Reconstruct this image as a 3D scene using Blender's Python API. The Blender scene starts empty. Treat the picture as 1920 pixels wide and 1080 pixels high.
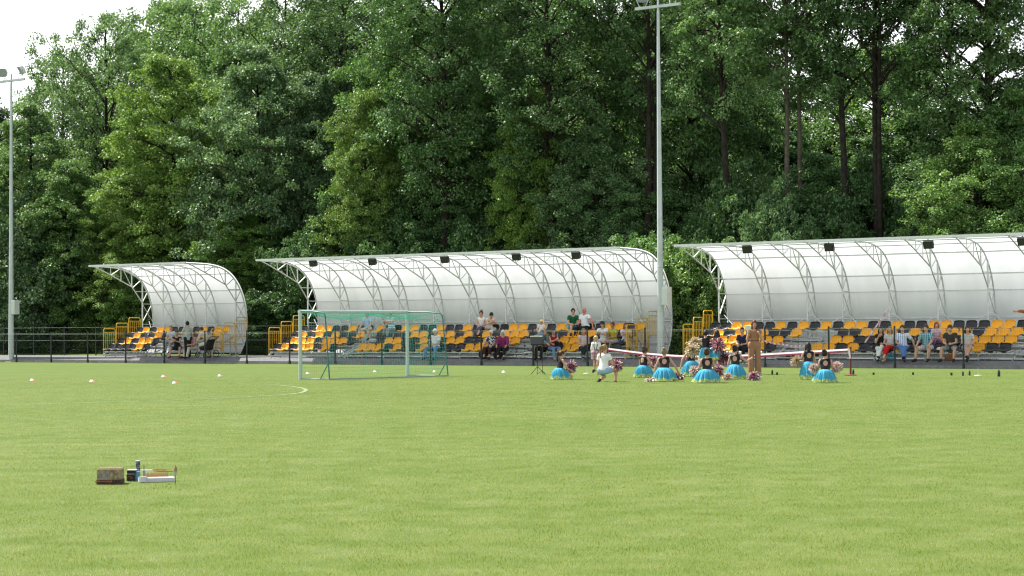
import bpy, math, random
import numpy as np
from mathutils import Vector, Matrix
random.seed(7)
RNG = np.random.default_rng(11)
SC = bpy.context.scene
COL = SC.collection
R = math.radians

# ------------------------------------------------------------------ camera
F = 3490.0
TH = R(34)
CH = 1.45
_p = math.atan(80 / F)
_r = R(0.34)
FWD = np.array([0, math.cos(_p), math.sin(_p)])
_up0 = np.array([0, -math.sin(_p), math.cos(_p)])
_rt0 = np.array([1.0, 0, 0])
RT = _rt0 * math.cos(_r) - _up0 * math.sin(_r)
UP = _up0 * math.cos(_r) + _rt0 * math.sin(_r)
DV = np.array([math.cos(TH), -math.sin(TH), 0])   # along the stands
NV = np.array([math.sin(TH), math.cos(TH), 0])    # away from the pitch
CAM = np.array([0, 0, CH])


def ray(px, py):
    return FWD + RT * ((px - 960) / F) - UP * ((py - 540) / F)


def ground(px, py, z=0.0):
    r = ray(px, py)
    return CAM + r * ((z - CH) / r[2])


def on_d(px, py, D):
    r = ray(px, py)
    return CAM + r * (D / (r @ NV))


def s_at(px, D, py=600):
    return float(on_d(px, py, D) @ DV)


def W(s, D, z=0.0):
    p = DV * s + NV * D
    return np.array([p[0], p[1], z])


cd = bpy.data.cameras.new('camera')
cam = bpy.data.objects.new('camera', cd)
COL.objects.link(cam)
cd.sensor_width = 36
cd.lens = 36 * F / 1920
cd.clip_end = 2000
cd.clip_start = 0.1
cam.matrix_world = Matrix(((RT[0], UP[0], -FWD[0], 0), (RT[1], UP[1], -FWD[1], 0), (RT[2], UP[2], -FWD[2], CH), (0, 0, 0, 1)))
SC.camera = cam
SC.view_settings.view_transform = 'Standard'
SC.view_settings.look = 'None'
SC.view_settings.gamma = 1
SC.view_settings.exposure = 1.0
SC.cycles.filter_width = 1.2
SC.cycles.max_bounces = 8
SC.cycles.diffuse_bounces = 4
SC.cycles.transmission_bounces = 6
SC.cycles.transparent_max_bounces = 8

# ------------------------------------------------------------------ light
SUN_EL, SUN_AZ = R(58), R(-57)      # azimuth from +Y (away from camera) towards +X
sdir = np.array([math.sin(SUN_AZ) * math.cos(SUN_EL), math.cos(SUN_AZ) * math.cos(SUN_EL), math.sin(SUN_EL)])
sl = bpy.data.lights.new('sun', 'SUN')
sl.energy = 5.0
sl.angle = R(0.53)
sl.color = (1.0, 0.965, 0.91)
so = bpy.data.objects.new('sun', sl)
COL.objects.link(so)
so.rotation_euler = Vector(sdir).to_track_quat('Z', 'Y').to_euler()
so.location = (-40, 60, 60)

world = bpy.data.worlds.new('World')
SC.world = world
world.use_nodes = True
nt = world.node_tree
nt.nodes.clear()
out = nt.nodes.new('ShaderNodeOutputWorld')
bg = nt.nodes.new('ShaderNodeBackground')
sky = nt.nodes.new('ShaderNodeTexSky')
sky.sky_type = 'NISHITA'
sky.sun_disc = False
sky.sun_elevation = SUN_EL
sky.sun_rotation = SUN_AZ
sky.air_density = 1.0
sky.dust_density = 2.0
tc = nt.nodes.new('ShaderNodeTexCoord')
mp = nt.nodes.new('ShaderNodeMapping')
mp.inputs['Scale'].default_value = (3.0, 3.0, 6.0)
nz = nt.nodes.new('ShaderNodeTexNoise')
nz.inputs['Scale'].default_value = 1.6
nz.inputs['Detail'].default_value = 8
rp = nt.nodes.new('ShaderNodeValToRGB')
rp.color_ramp.elements[0].position = 0.28
rp.color_ramp.elements[1].position = 0.48
mx = nt.nodes.new('ShaderNodeMixRGB')
mx.inputs['Color2'].default_value = (14.0, 14.2, 14.6, 1)
spz = nt.nodes.new('ShaderNodeSeparateXYZ')
low = nt.nodes.new('ShaderNodeMapRange')
low.inputs['From Min'].default_value = 0.18
low.inputs['From Max'].default_value = 0.65
low.inputs['To Min'].default_value = 1.0
low.inputs['To Max'].default_value = 0.0
cm = nt.nodes.new('ShaderNodeMath')
cm.operation = 'MULTIPLY'
L = nt.links.new
L(tc.outputs['Generated'], mp.inputs['Vector'])
L(mp.outputs['Vector'], nz.inputs['Vector'])
L(nz.outputs['Fac'], rp.inputs['Fac'])
L(tc.outputs['Generated'], spz.inputs[0])
L(spz.outputs['Z'], low.inputs['Value'])
L(rp.outputs['Color'], cm.inputs[0])
L(low.outputs['Result'], cm.inputs[1])
L(cm.outputs[0], mx.inputs['Fac'])
L(sky.outputs['Color'], mx.inputs['Color1'])
L(mx.outputs['Color'], bg.inputs['Color'])
bg.inputs['Strength'].default_value = 0.066
L(bg.outputs['Background'], out.inputs['Surface'])


# ------------------------------------------------------------------ materials
def nodes_of(m):
    m.use_nodes = True
    return m.node_tree, m.node_tree.nodes['Principled BSDF']


MATS = {}


def mat(name, col, rough=0.6, metal=0.0, var=0.12, scale=6.0, bump=0.0, spec=0.4, trans=0.0, objcol=False, attr=None):
    """noise-varied surface; trans mixes in a translucent share (thin cloth, sheets, leaves)"""
    if name in MATS:
        return MATS[name]
    m = bpy.data.materials.new(name)
    t, b = nodes_of(m)
    N = t.nodes.new
    L = t.links.new
    tc = N('ShaderNodeTexCoord')
    nz = N('ShaderNodeTexNoise')
    nz.inputs['Scale'].default_value = scale
    nz.inputs['Detail'].default_value = 5
    L(tc.outputs['Object'], nz.inputs['Vector'])
    mr = N('ShaderNodeMapRange')
    mr.inputs['From Min'].default_value = 0.3
    mr.inputs['From Max'].default_value = 0.7
    mr.inputs['To Min'].default_value = 1 - var
    mr.inputs['To Max'].default_value = 1 + var
    L(nz.outputs['Fac'], mr.inputs['Value'])
    mul = N('ShaderNodeVectorMath')
    mul.operation = 'SCALE'
    L(mr.outputs['Result'], mul.inputs['Scale'])
    if attr:
        a = N('ShaderNodeAttribute')
        a.attribute_name = attr
        L(a.outputs['Color'], mul.inputs[0])
    elif objcol:
        oi = N('ShaderNodeObjectInfo')
        L(oi.outputs['Color'], mul.inputs[0])
    else:
        mul.inputs[0].default_value = col[:3]
    L(mul.outputs['Vector'], b.inputs['Base Color'])
    b.inputs['Roughness'].default_value = rough
    b.inputs['Metallic'].default_value = metal
    b.inputs['Specular IOR Level'].default_value = spec
    if bump:
        bp = N('ShaderNodeBump')
        bp.inputs['Strength'].default_value = bump
        bp.inputs['Distance'].default_value = 0.02
        L(nz.outputs['Fac'], bp.inputs['Height'])
        L(bp.outputs['Normal'], b.inputs['Normal'])
    if trans:
        tr = N('ShaderNodeBsdfTranslucent')
        L(mul.outputs['Vector'], tr.inputs['Color'])
        ms = N('ShaderNodeMixShader')
        ms.inputs['Fac'].default_value = trans
        L(b.outputs['BSDF'], ms.inputs[1])
        L(tr.outputs['BSDF'], ms.inputs[2])
        L(ms.outputs['Shader'], t.nodes['Material Output'].inputs['Surface'])
    MATS[name] = m
    return m


def pattern_mat(name, kind, c1, c2, c3=None, sx=14.0):
    """checked, striped or dotted cloth in object space"""
    if name in MATS:
        return MATS[name]
    m = bpy.data.materials.new(name)
    t, b = nodes_of(m)
    N = t.nodes.new
    L = t.links.new
    tc = N('ShaderNodeTexCoord')
    sep = N('ShaderNodeSeparateXYZ')
    L(tc.outputs['Object'], sep.inputs[0])

    def wave(sock, s):
        a = N('ShaderNodeMath'); a.operation = 'MULTIPLY'; a.inputs[1].default_value = s
        L(sock, a.inputs[0])
        f = N('ShaderNodeMath'); f.operation = 'FRACT'
        L(a.outputs[0], f.inputs[0])
        g = N('ShaderNodeMath'); g.operation = 'GREATER_THAN'; g.inputs[1].default_value = 0.55
        L(f.outputs[0], g.inputs[0])
        return g.outputs[0]
    m1 = N('ShaderNodeMixRGB'); m1.inputs['Color1'].default_value = (*c1, 1); m1.inputs['Color2'].default_value = (*c2, 1)
    if kind == 'check':
        L(wave(sep.outputs['X'], sx), m1.inputs['Fac'])
        m2 = N('ShaderNodeMixRGB'); m2.inputs['Color2'].default_value = (*(c3 or c2), 1)
        L(m1.outputs[0], m2.inputs['Color1'])
        h = N('ShaderNodeMath'); h.operation = 'MULTIPLY'; h.inputs[1].default_value = 0.6
        L(wave(sep.outputs['Z'], sx), h.inputs[0])
        L(h.outputs[0], m2.inputs['Fac'])
        o = m2.outputs[0]
    elif kind == 'stripe':
        L(wave(sep.outputs['X'], sx), m1.inputs['Fac'])
        o = m1.outputs[0]
    elif kind == 'band':
        L(wave(sep.outputs['Z'], sx), m1.inputs['Fac'])
        o = m1.outputs[0]
    else:
        v = N('ShaderNodeTexNoise'); v.inputs['Scale'].default_value = sx
        L(tc.outputs['Object'], v.inputs['Vector'])
        g = N('ShaderNodeMath'); g.operation = 'GREATER_THAN'; g.inputs[1].default_value = 0.53
        L(v.outputs['Fac'], g.inputs[0])
        L(g.outputs[0], m1.inputs['Fac'])
        o = m1.outputs[0]
    L(o, b.inputs['Base Color'])
    b.inputs['Roughness'].default_value = 0.8
    MATS[name] = m
    return m


# ------------------------------------------------------------------ mesh helpers
def mesh_np(name, v, f, mats=(), smooth=False, midx=None):
    v = np.asarray(v, dtype=np.float32)
    f = np.asarray(f, dtype=np.int32)
    me = bpy.data.meshes.new(name)
    me.vertices.add(len(v))
    me.vertices.foreach_set('co', v.ravel())
    k = f.shape[1]
    me.loops.add(f.size)
    me.loops.foreach_set('vertex_index', f.ravel())
    me.polygons.add(len(f))
    me.polygons.foreach_set('loop_start', np.arange(0, f.size, k, dtype=np.int32))
    me.polygons.foreach_set('loop_total', np.full(len(f), k, dtype=np.int32))
    if smooth:
        me.polygons.foreach_set('use_smooth', np.ones(len(f), dtype=bool))
    for m in mats:
        me.materials.append(m)
    if midx is not None:
        me.polygons.foreach_set('material_index', np.asarray(midx, dtype=np.int32))
    me.update(calc_edges=True)
    return me


def link(name, me, parent=None, loc=None, rot=None):
    o = bpy.data.objects.new(name, me)
    COL.objects.link(o)
    if parent is not None:
        o.parent = parent
    if loc is not None:
        o.location = tuple(float(x) for x in loc)
    if rot is not None:
        o.rotation_euler = rot
    return o


def tag(o, label=None, cat=None, group=None, kind=None):
    if label:
        o['label'] = label
    if cat:
        o['category'] = cat
    if group:
        o['group'] = group
    if kind:
        o['kind'] = kind
    return o


def thing(name, label, cat, loc=(0, 0, 0), rz=0.0, group=None):
    o = link(name, None, None, loc, (0, 0, rz))
    o.empty_display_size = 0.3
    return tag(o, label, cat, group)


def copy_tree(o, parent=None):
    c = o.copy()
    COL.objects.link(c)
    if parent is not None:
        c.parent = parent
    for ch in list(o.children):
        copy_tree(ch, c)
    return c


class MB:
    """collects boxes, tubes, lathes into one mesh"""

    def __init__(self):
        self.v = []
        self.f = []
        self.m = []
        self.c = []

    def _add(self, vs, fs, mi=0):
        b = len(self.v)
        self.v.extend([tuple(map(float, p)) for p in vs])
        for q in fs:
            self.f.append(tuple(b + i for i in q))
            self.m.append(mi)

    def box(self, c, s, rz=0.0, mi=0, rx=0.0):
        hx, hy, hz = s[0] / 2, s[1] / 2, s[2] / 2
        M = Matrix.Rotation(rz, 3, 'Z') @ Matrix.Rotation(rx, 3, 'X')
        P = []
        for z in (-hz, hz):
            for x, y in ((-hx, -hy), (hx, -hy), (hx, hy), (-hx, hy)):
                q = M @ Vector((x, y, z))
                P.append((c[0] + q.x, c[1] + q.y, c[2] + q.z))
        self._add(P, [(3, 2, 1, 0), (4, 5, 6, 7), (0, 1, 5, 4), (1, 2, 6, 5), (2, 3, 7, 6), (3, 0, 4, 7)], mi)

    def tube(self, pts, r, n=6, mi=0, closed=False, cap=True, flat=None):
        P = [Vector(p) for p in pts]
        K = len(P)
        rr = r if hasattr(r, '__len__') else [r] * K
        rings = []
        ref = None
        for i in range(K):
            if closed:
                t = P[(i + 1) % K] - P[i - 1]
            else:
                t = P[min(i + 1, K - 1)] - P[max(i - 1, 0)]
            t = t.normalized() if t.length > 1e-9 else Vector((0, 0, 1))
            if ref is None:
                ref = Vector((0, 0, 1)) if abs(t.z) < 0.9 else Vector((1, 0, 0))
            a = (ref - t * ref.dot(t)).normalized()
            ref = a
            b = t.cross(a)
            rings.append([P[i] + (a * math.cos(2 * math.pi * k / n + math.pi / n) + b * math.sin(2 * math.pi * k / n + math.pi / n)) * rr[i] for k in range(n)])
        V = [p for g in rings for p in g]
        Fs = []
        for i in range(K if closed else K - 1):
            j = (i + 1) % K
            for k in range(n):
                k2 = (k + 1) % n
                Fs.append((i * n + k, i * n + k2, j * n + k2, j * n + k))
        if cap and not closed:
            Fs.append(tuple(range(n - 1, -1, -1)))
            Fs.append(tuple((K - 1) * n + k for k in range(n)))
        self._add(V, Fs, mi)

    def lathe(self, c, prof, n=14, mi=0, cap=True):
        V = []
        for r, z in prof:
            for k in range(n):
                a = 2 * math.pi * k / n
                V.append((c[0] + r * math.cos(a), c[1] + r * math.sin(a), c[2] + z))
        Fs = []
        K = len(prof)
        for i in range(K - 1):
            for k in range(n):
                k2 = (k + 1) % n
                Fs.append((i * n + k, i * n + k2, (i + 1) * n + k2, (i + 1) * n + k))
        if cap:
            Fs.append(tuple(range(n - 1, -1, -1)))
            Fs.append(tuple((K - 1) * n + k for k in range(n)))
        self._add(V, Fs, mi)

    def sheet(self, grid, mi=0):
        """grid: list of rows of points"""
        nr, nc = len(grid), len(grid[0])
        V = [p for row in grid for p in row]
        Fs = [(i * nc + j, i * nc + j + 1, (i + 1) * nc + j + 1, (i + 1) * nc + j) for i in range(nr - 1) for j in range(nc - 1)]
        self._add(V, Fs, mi)

    def mesh(self, name, mats, smooth=False):
        me = bpy.data.meshes.new(name)
        me.from_pydata(self.v, [], self.f)
        for m in (mats if isinstance(mats, (list, tuple)) else [mats]):
            me.materials.append(m)
        me.polygons.foreach_set('material_index', np.array(self.m, dtype=np.int32))
        if smooth:
            me.polygons.foreach_set('use_smooth', np.ones(len(self.f), dtype=bool))
            me.set_sharp_from_angle(angle=R(40))
        me.update()
        return me

    def build(self, name, mats, parent=None, loc=None, rot=None, smooth=False):
        return link(name, self.mesh(name, mats, smooth), parent, loc, rot)


def color_attr(me, cols):
    """per-face colours"""
    a = me.color_attributes.new('Col', 'FLOAT_COLOR', 'CORNER')
    tot = np.empty(len(me.polygons), dtype=np.int32)
    me.polygons.foreach_get('loop_total', tot)
    c = np.ones((len(me.loops), 4), dtype=np.float32)
    c[:, :3] = np.repeat(np.asarray(cols, dtype=np.float32), tot, axis=0)
    a.data.foreach_set('color', c.ravel())


GALV = mat('galvanised_steel', (0.55, 0.57, 0.57), 0.45, 0.35, 0.10, 9)
WHITE_STEEL = mat('white_steel', (0.66, 0.68, 0.68), 0.4, 0.1, 0.06, 5)
BLACK = mat('black_plastic', (0.012, 0.012, 0.014), 0.5)
DARK_PAINT = mat('dark_green_paint', (0.012, 0.022, 0.02), 0.45)
YELLOW = mat('yellow_paint', (0.62, 0.36, 0.01), 0.4, 0, 0.08, 12)
ORANGE_SEAT = mat('orange_seat', (0.86, 0.42, 0.014), 0.42, 0, 0.05, 4, trans=0.15)
BLACK_SEAT = mat('black_seat', (0.014, 0.014, 0.018), 0.38, 0, 0.2, 4)
# ------------------------------------------------------------------ ground
def ground_mat():
    m = bpy.data.materials.new('lawn')
    t, b = nodes_of(m)
    N = t.nodes.new
    L = t.links.new
    tc = N('ShaderNodeTexCoord')

    def noise(scale, det=4, vec=None):
        n = N('ShaderNodeTexNoise'); n.inputs['Scale'].default_value = scale; n.inputs['Detail'].default_value = det
        L(vec or tc.outputs['Object'], n.inputs['Vector'])
        return n.outputs['Fac']
    mp = N('ShaderNodeMapping')
    mp.inputs['Rotation'].default_value = (0, 0, TH)
    mp.inputs['Scale'].default_value = (0.35, 1.0, 1.0)
    L(tc.outputs['Object'], mp.inputs['Vector'])
    big = noise(0.35, 6, mp.outputs['Vector'])
    mid = noise(2.2, 5)
    fine = noise(60, 4)
    r1 = N('ShaderNodeValToRGB')
    r1.color_ramp.elements[0].position = 0.32
    r1.color_ramp.elements[0].color = (0.066, 0.116, 0.014, 1)
    r1.color_ramp.elements[1].position = 0.68
    r1.color_ramp.elements[1].color = (0.130, 0.166, 0.044, 1)
    a = N('ShaderNodeMath'); a.operation = 'MULTIPLY_ADD'; a.inputs[1].default_value = 0.6
    L(mid, a.inputs[0])
    c = N('ShaderNodeMath'); c.operation = 'MULTIPLY'; c.inputs[1].default_value = 0.4
    L(big, c.inputs[0]); L(c.outputs[0], a.inputs[2])
    L(a.outputs[0], r1.inputs['Fac'])
    mr = N('ShaderNodeMapRange')
    mr.inputs['From Min'].default_value = 0.3; mr.inputs['From Max'].default_value = 0.7
    mr.inputs['To Min'].default_value = 0.92; mr.inputs['To Max'].default_value = 1.08
    L(fine, mr.inputs['Value'])
    s = N('ShaderNodeVectorMath'); s.operation = 'SCALE'
    L(r1.outputs['Color'], s.inputs[0]); L(mr.outputs['Result'], s.inputs['Scale'])
    L(s.outputs['Vector'], b.inputs['Base Color'])
    b.inputs['Roughness'].default_value = 0.9
    b.inputs['Specular IOR Level'].default_value = 0.15
    bp = N('ShaderNodeBump'); bp.inputs['Strength'].default_value = 0.12; bp.inputs['Distance'].default_value = 0.03
    L(fine, bp.inputs['Height']); L(bp.outputs['Normal'], b.inputs['Normal'])
    return m


LAWN = ground_mat()
g = MB()
g.box((0, 250, -0.2), (1600, 1600, 0.4))
pitch = g.build('pitch', LAWN)
tag(pitch, 'mown bright green grass of the sports pitch', 'pitch', kind='structure')


# grass blades standing on the near pitch
def grass_mat():
    m = bpy.data.materials.new('grass_blade')
    t, b = nodes_of(m)
    N = t.nodes.new
    L = t.links.new
    g = N('ShaderNodeNewGeometry')
    tc = N('ShaderNodeTexCoord')
    nz = N('ShaderNodeTexNoise'); nz.inputs['Scale'].default_value = 2.0; nz.inputs['Detail'].default_value = 6
    L(tc.outputs['Object'], nz.inputs['Vector'])
    a = N('ShaderNodeMath'); a.operation = 'MULTIPLY_ADD'; a.inputs[1].default_value = 0.50
    L(g.outputs['Random Per Island'], a.inputs[0])
    c = N('ShaderNodeMath'); c.operation = 'MULTIPLY_ADD'; c.inputs[1].default_value = 1.5; c.inputs[2].default_value = -0.40
    L(nz.outputs['Fac'], c.inputs[0]); L(c.outputs[0], a.inputs[2])
    r = N('ShaderNodeValToRGB')
    e = r.color_ramp.elements
    e[0].position = 0.26; e[0].color = (0.146, 0.204, 0.012, 1)
    e[1].position = 0.95; e[1].color = (0.52, 0.50, 0.27, 1)
    x = e.new(0.62); x.color = (0.270, 0.305, 0.038, 1)
    L(a.outputs[0], r.inputs['Fac'])
    L(r.outputs['Color'], b.inputs['Base Color'])
    b.inputs['Roughness'].default_value = 0.55
    b.inputs['Specular IOR Level'].default_value = 0.25
    tr = N('ShaderNodeBsdfTranslucent'); L(r.outputs['Color'], tr.inputs['Color'])
    ms = N('ShaderNodeMixShader'); ms.inputs['Fac'].default_value = 0.5
    L(b.outputs['BSDF'], ms.inputs[1]); L(tr.outputs['BSDF'], ms.inputs[2])
    L(ms.outputs['Shader'], t.nodes['Material Output'].inputs['Surface'])
    return m


def grass_blades():
    parts = []
    for y0 in np.arange(9.5, 60, 0.75):
        y1 = y0 + 0.75
        q = 11.0 / y0
        dens = 3900 * q ** 2.2
        h = 0.0105 + 0.003 * q
        w = 0.0036 * (1 / q) ** 0.9
        xm = y1 * 0.29 + 1.2
        n = int((y1 - y0) * 2 * xm * dens)
        y = RNG.uniform(y0, y1, n)
        x = RNG.uniform(-xm, xm, n)
        k = np.abs(x) < y * 0.285 + 1.2
        k &= (x * NV[0] + y * NV[1]) < 63.8
        parts.append(np.stack([x[k], y[k], np.full(k.sum(), h), np.full(k.sum(), w)], 1))
    P = np.concatenate(parts)
    n = len(P)
    yaw = RNG.uniform(0, 2 * np.pi, n)
    hh = P[:, 2] * RNG.uniform(0.45, 1.35, n)
    lean = hh * RNG.uniform(0.15, 0.9, n)
    ld = RNG.uniform(0, 2 * np.pi, n)
    V = np.empty((n, 3, 3), np.float32)
    dx, dy = np.cos(yaw) * P[:, 3] / 2, np.sin(yaw) * P[:, 3] / 2
    V[:, 0] = np.stack([P[:, 0] - dx, P[:, 1] - dy, np.full(n, -0.002)], 1)
    V[:, 1] = np.stack([P[:, 0] + dx, P[:, 1] + dy, np.full(n, -0.002)], 1)
    V[:, 2] = np.stack([P[:, 0] + lean * np.cos(ld), P[:, 1] + lean * np.sin(ld), hh], 1)
    me = mesh_np('grass', V.reshape(-1, 3), np.arange(n * 3).reshape(-1, 3), [grass_mat()])
    return tag(link('grass', me), 'short mown grass blades of the pitch', 'grass', kind='stuff')


grass_blades()

# faint white arc painted on the grass
LINEPAINT = mat('line_chalk', (0.20, 0.25, 0.12), 0.9, 0, 0.45, 5)


def ribbon(name, pts, w, z, m):
    V = []
    for i, p in enumerate(pts):
        a, b = pts[max(i - 1, 0)], pts[min(i + 1, len(pts) - 1)]
        t = np.array([b[0] - a[0], b[1] - a[1]])
        t /= np.linalg.norm(t)
        q = np.array([-t[1], t[0]]) * w / 2
        V += [(p[0] + q[0], p[1] + q[1], z), (p[0] - q[0], p[1] - q[1], z)]
    f = [(2 * i, 2 * i + 1, 2 * i + 3, 2 * i + 2) for i in range(len(pts) - 1)]
    return link(name, mesh_np(name, V, f, [m]))


cpts = [(450, 719.6), (505, 720.8), (545, 724.3), (566, 727.5), (575, 731), (570, 735), (555, 738.5), (500, 742.5), (420, 746.8), (330, 750.5), (240, 753.5), (120, 757), (0, 760), (-60, 761.5)]
arc = [ground(*q) for q in cpts]
# smooth
for _ in range(3):
    fine = [arc[0]]
    for a, b in zip(arc[:-1], arc[1:]):
        fine += [a * 0.75 + b * 0.25, a * 0.25 + b * 0.75]
    fine.append(arc[-1])
    arc = fine
tag(ribbon('pitch_marking', arc, 0.10, 0.005, LINEPAINT), 'faint white curved line painted on the grass', 'line marking', kind='structure')

# path and kerb in front of and under the stands
ASPH = mat('asphalt', (0.15, 0.15, 0.155), 0.9, 0, 0.22, 14, 0.3)
KERB = mat('kerb_concrete', (0.24, 0.235, 0.22), 0.9, 0, 0.2, 6, 0.2)
SOIL = mat('forest_floor', (0.035, 0.032, 0.018), 1.0, 0, 0.5, 0.8, 0.3)


def strip(name, D0, D1, z0, z1, m, s0=-120, s1=30, base=-0.05):
    b = MB()
    A = [W(s0, D0, base), W(s1, D0, base), W(s1, D1, base), W(s0, D1, base), W(s0, D0, z0), W(s1, D0, z0), W(s1, D1, z1), W(s0, D1, z1)]
    b._add(A, [(3, 2, 1, 0), (4, 5, 6, 7), (0, 1, 5, 4), (1, 2, 6, 5), (2, 3, 7, 6), (3, 0, 4, 7)])
    return b.build(name, m)


kb = strip('kerb', 64.0, 64.10, 0.13, 0.13, KERB)
tag(kb, 'grey concrete kerb along the pitch edge', 'kerb', kind='structure')
pw = strip('path', 64.10, 64.34, 0.115, 0.27, ASPH)
tag(pw, 'sloping grey asphalt edge of the path in front of the stands', 'path', kind='structure')
pv = strip('pavement', 64.34, 69.3, 0.27, 0.27, ASPH)
tag(pv, 'grey asphalt pavement under the stands', 'pavement', kind='structure')
vg = strip('verge', 69.3, 72.5, 0.24, 0.3, LAWN)
tag(vg, 'strip of grass verge behind the stands', 'verge', kind='structure')
wf = strip('forest_floor', 72.5, 260, 0.3, 1.2, SOIL, -330, 260)
tag(wf, 'dark shaded soil under the trees', 'ground', kind='structure')

# ------------------------------------------------------------------ perimeter fence
def wire_mesh(b, s0, s1, z0, z1, hs, step=0.06, r=0.0022, mi=0, y=0.0):
    n = int(round((s1 - s0) / step))
    for i in range(n + 1):
        x = s0 + (s1 - s0) * i / n
        b.tube([(x, y, z0), (x, y, z1)], r, 3, mi, cap=False)
    for z in hs:
        b.tube([(s0, y - 0.004, z), (s1, y - 0.004, z)], r * 1.5, 3, mi, cap=False)
        b.tube([(s0, y + 0.004, z), (s1, y + 0.004, z)], r * 1.5, 3, mi, cap=False)


WIRE = mat('coated_wire', (0.03, 0.045, 0.042), 0.35, 0.2)
WIRE_L = mat('bright_wire', (0.72, 0.74, 0.72), 0.5, 0.0)
fpx = [-52, 30, 95, 163.6, 234.7, 307.2, 383.4, 462, 542.2, 627.7, 715.3, 806.6, 901.7, 998.9, 1100.8, 1209, 1320, 1434, 1553.5, 1677, 1806, 1945]
FD = 63.72
fs = [s_at(x, FD, 660) for x in fpx]
pf = thing('perimeter_fence', 'dark low mesh fence with thin posts between the pitch and the stands', 'fence', W(0, FD), -TH)
for i, s in enumerate(fs):
    b = MB()
    b.box((s, 0.03, 0.77), (0.05, 0.05, 1.5))
    b.box((s, 0.03, 0.09), (0.075, 0.075, 0.16))
    b.box((s, 0.03, 1.53), (0.056, 0.056, 0.02))
    b.build('post', DARK_PAINT, pf)
for i in range(len(fs) - 1):
    a, c = fs[i] + 0.03, fs[i + 1] - 0.03
    b = MB()
    wire_mesh(b, a, c, 0.10, 1.42, (0.12, 0.45, 0.8, 1.15), 0.075, 0.0018)
    for z in (1.40, 1.45):
        b.tube([(a, 0.0, z), (c, 0.0, z)], 0.0045, 4, 1)
    b.build('mesh_panel', [WIRE, WIRE_L], pf)

rf = thing('rear_fence', 'taller dark wire fence along the wood behind the stands', 'fence', W(0, 70.2), -TH)
for i in range(42):
    s = -84 + i * 1.62 * 1.5
    if s > -20:
        break
    b = MB()
    b.box((s, 0.03, 1.02), (0.06, 0.05, 1.64))
    b.build('post', DARK_PAINT, rf)
    b = MB()
    wire_mesh(b, s + 0.03, s + 2.40, 0.28, 1.76, (0.3, 0.7, 1.4), 0.13, 0.002)
    for z in (1.06, 1.76):
        b.tube([(s + 0.03, 0, z), (s + 2.40, 0, z)], 0.0055, 4, 1)
    b.build('mesh_panel', [WIRE, WIRE_L], rf)

# ------------------------------------------------------------------ light poles
POLE = mat('pole_galvanised', (0.47, 0.52, 0.52), 0.5, 0.3, 0.08, 3)
LAMPGLASS = mat('lamp_glass', (0.32, 0.36, 0.42), 0.12, 0.2, 0.1, 8, spec=0.8)


def light_pole(px, D, label):
    p = W(s_at(px, D, 660), D, 0.0)
    t = thing('light_pole', label, 'light pole', p, -TH)
    H = 14.18
    b = MB()
    b.tube([(0, 0, 0.0), (0, 0, 4.6), (0, 0, 8.0), (0, 0, H)], [0.145, 0.115, 0.095, 0.058], 20)
    b.lathe((0, 0, 3.92), [(0.121, 0), (0.127, 0.02), (0.127, 0.05), (0.117, 0.07)], 20)
    b.box((0, 0, 0.02), (0.42, 0.42, 0.05))
    b.build('mast', POLE, t, smooth=True)
    b = MB()
    b.box((-0.02, 0.0, H + 0.16), (2.05, 0.11, 0.11), rx=0)
    b.tube([(0, 0, H), (0, 0, H + 0.5)], 0.045, 10)
    b.build('crossarm', POLE, t)
    for x, yaw in ((-0.72, 0.5), (0.66, -0.5)):
        lamp = MB()
        # housing: tilted bowl
        M = Matrix.Translation((x, 0, H + 0.62)) @ Matrix.Rotation(yaw, 4, 'Z') @ Matrix.Rotation(R(-58), 4, 'X')
        prof = [(0.27, 0.235, 0.0), (0.26, 0.225, 0.08), (0.22, 0.19, 0.19), (0.10, 0.09, 0.24)]
        rows = []
        for w, h, z in prof:
            rows.append([M @ Vector((w * math.copysign(abs(math.cos(a)) ** 0.5, math.cos(a)), h * math.copysign(abs(math.sin(a)) ** 0.5, math.sin(a)), z)) for a in [2 * math.pi * k / 20 for k in range(21)]])
        lamp.sheet(rows)
        lamp._add(rows[-1][:20], [tuple(range(20))])
        o = lamp.build('floodlight', WHITE_STEEL, t, smooth=True)
        gl = MB()
        rim = [M @ Vector((0.257 * math.copysign(abs(math.cos(a)) ** 0.5, math.cos(a)), 0.222 * math.copysign(abs(math.sin(a)) ** 0.5, math.sin(a)), 0.012)) for a in [2 * math.pi * k / 20 for k in range(20)]]
        gl._add(rim, [tuple(range(19, -1, -1))])
        gl.build('lamp_glass', LAMPGLASS, o)
        br = MB()
        c = Vector((x, 0, H + 0.62))
        for sx in (-1, 1):
            a = M @ Vector((sx * 0.31, 0, 0.06))
            br.tube([(x + sx * 0.12, 0, H + 0.2), (a.x, a.y, a.z)], 0.018, 6)
        br.build('bracket', POLE, o)
    b = MB()
    b.box((0.27, 0.02, 2.79), (0.30, 0.30, 0.72))
    b.box((0.27, -0.135, 2.79), (0.24, 0.012, 0.62))
    b.box((0.15, 0.0, 2.55), (0.06, 0.1, 0.06))
    b.build('control_box', mat('box_grey', (0.55, 0.57, 0.55), 0.5, 0.1, 0.05), t)
    return t


light_pole(1239, 64.6, 'tall grey light pole standing between the two longer stands')
light_pole(21, 64.2, 'tall grey light pole left of the smallest stand')

# ------------------------------------------------------------------ canopies
SHEET = None


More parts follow.
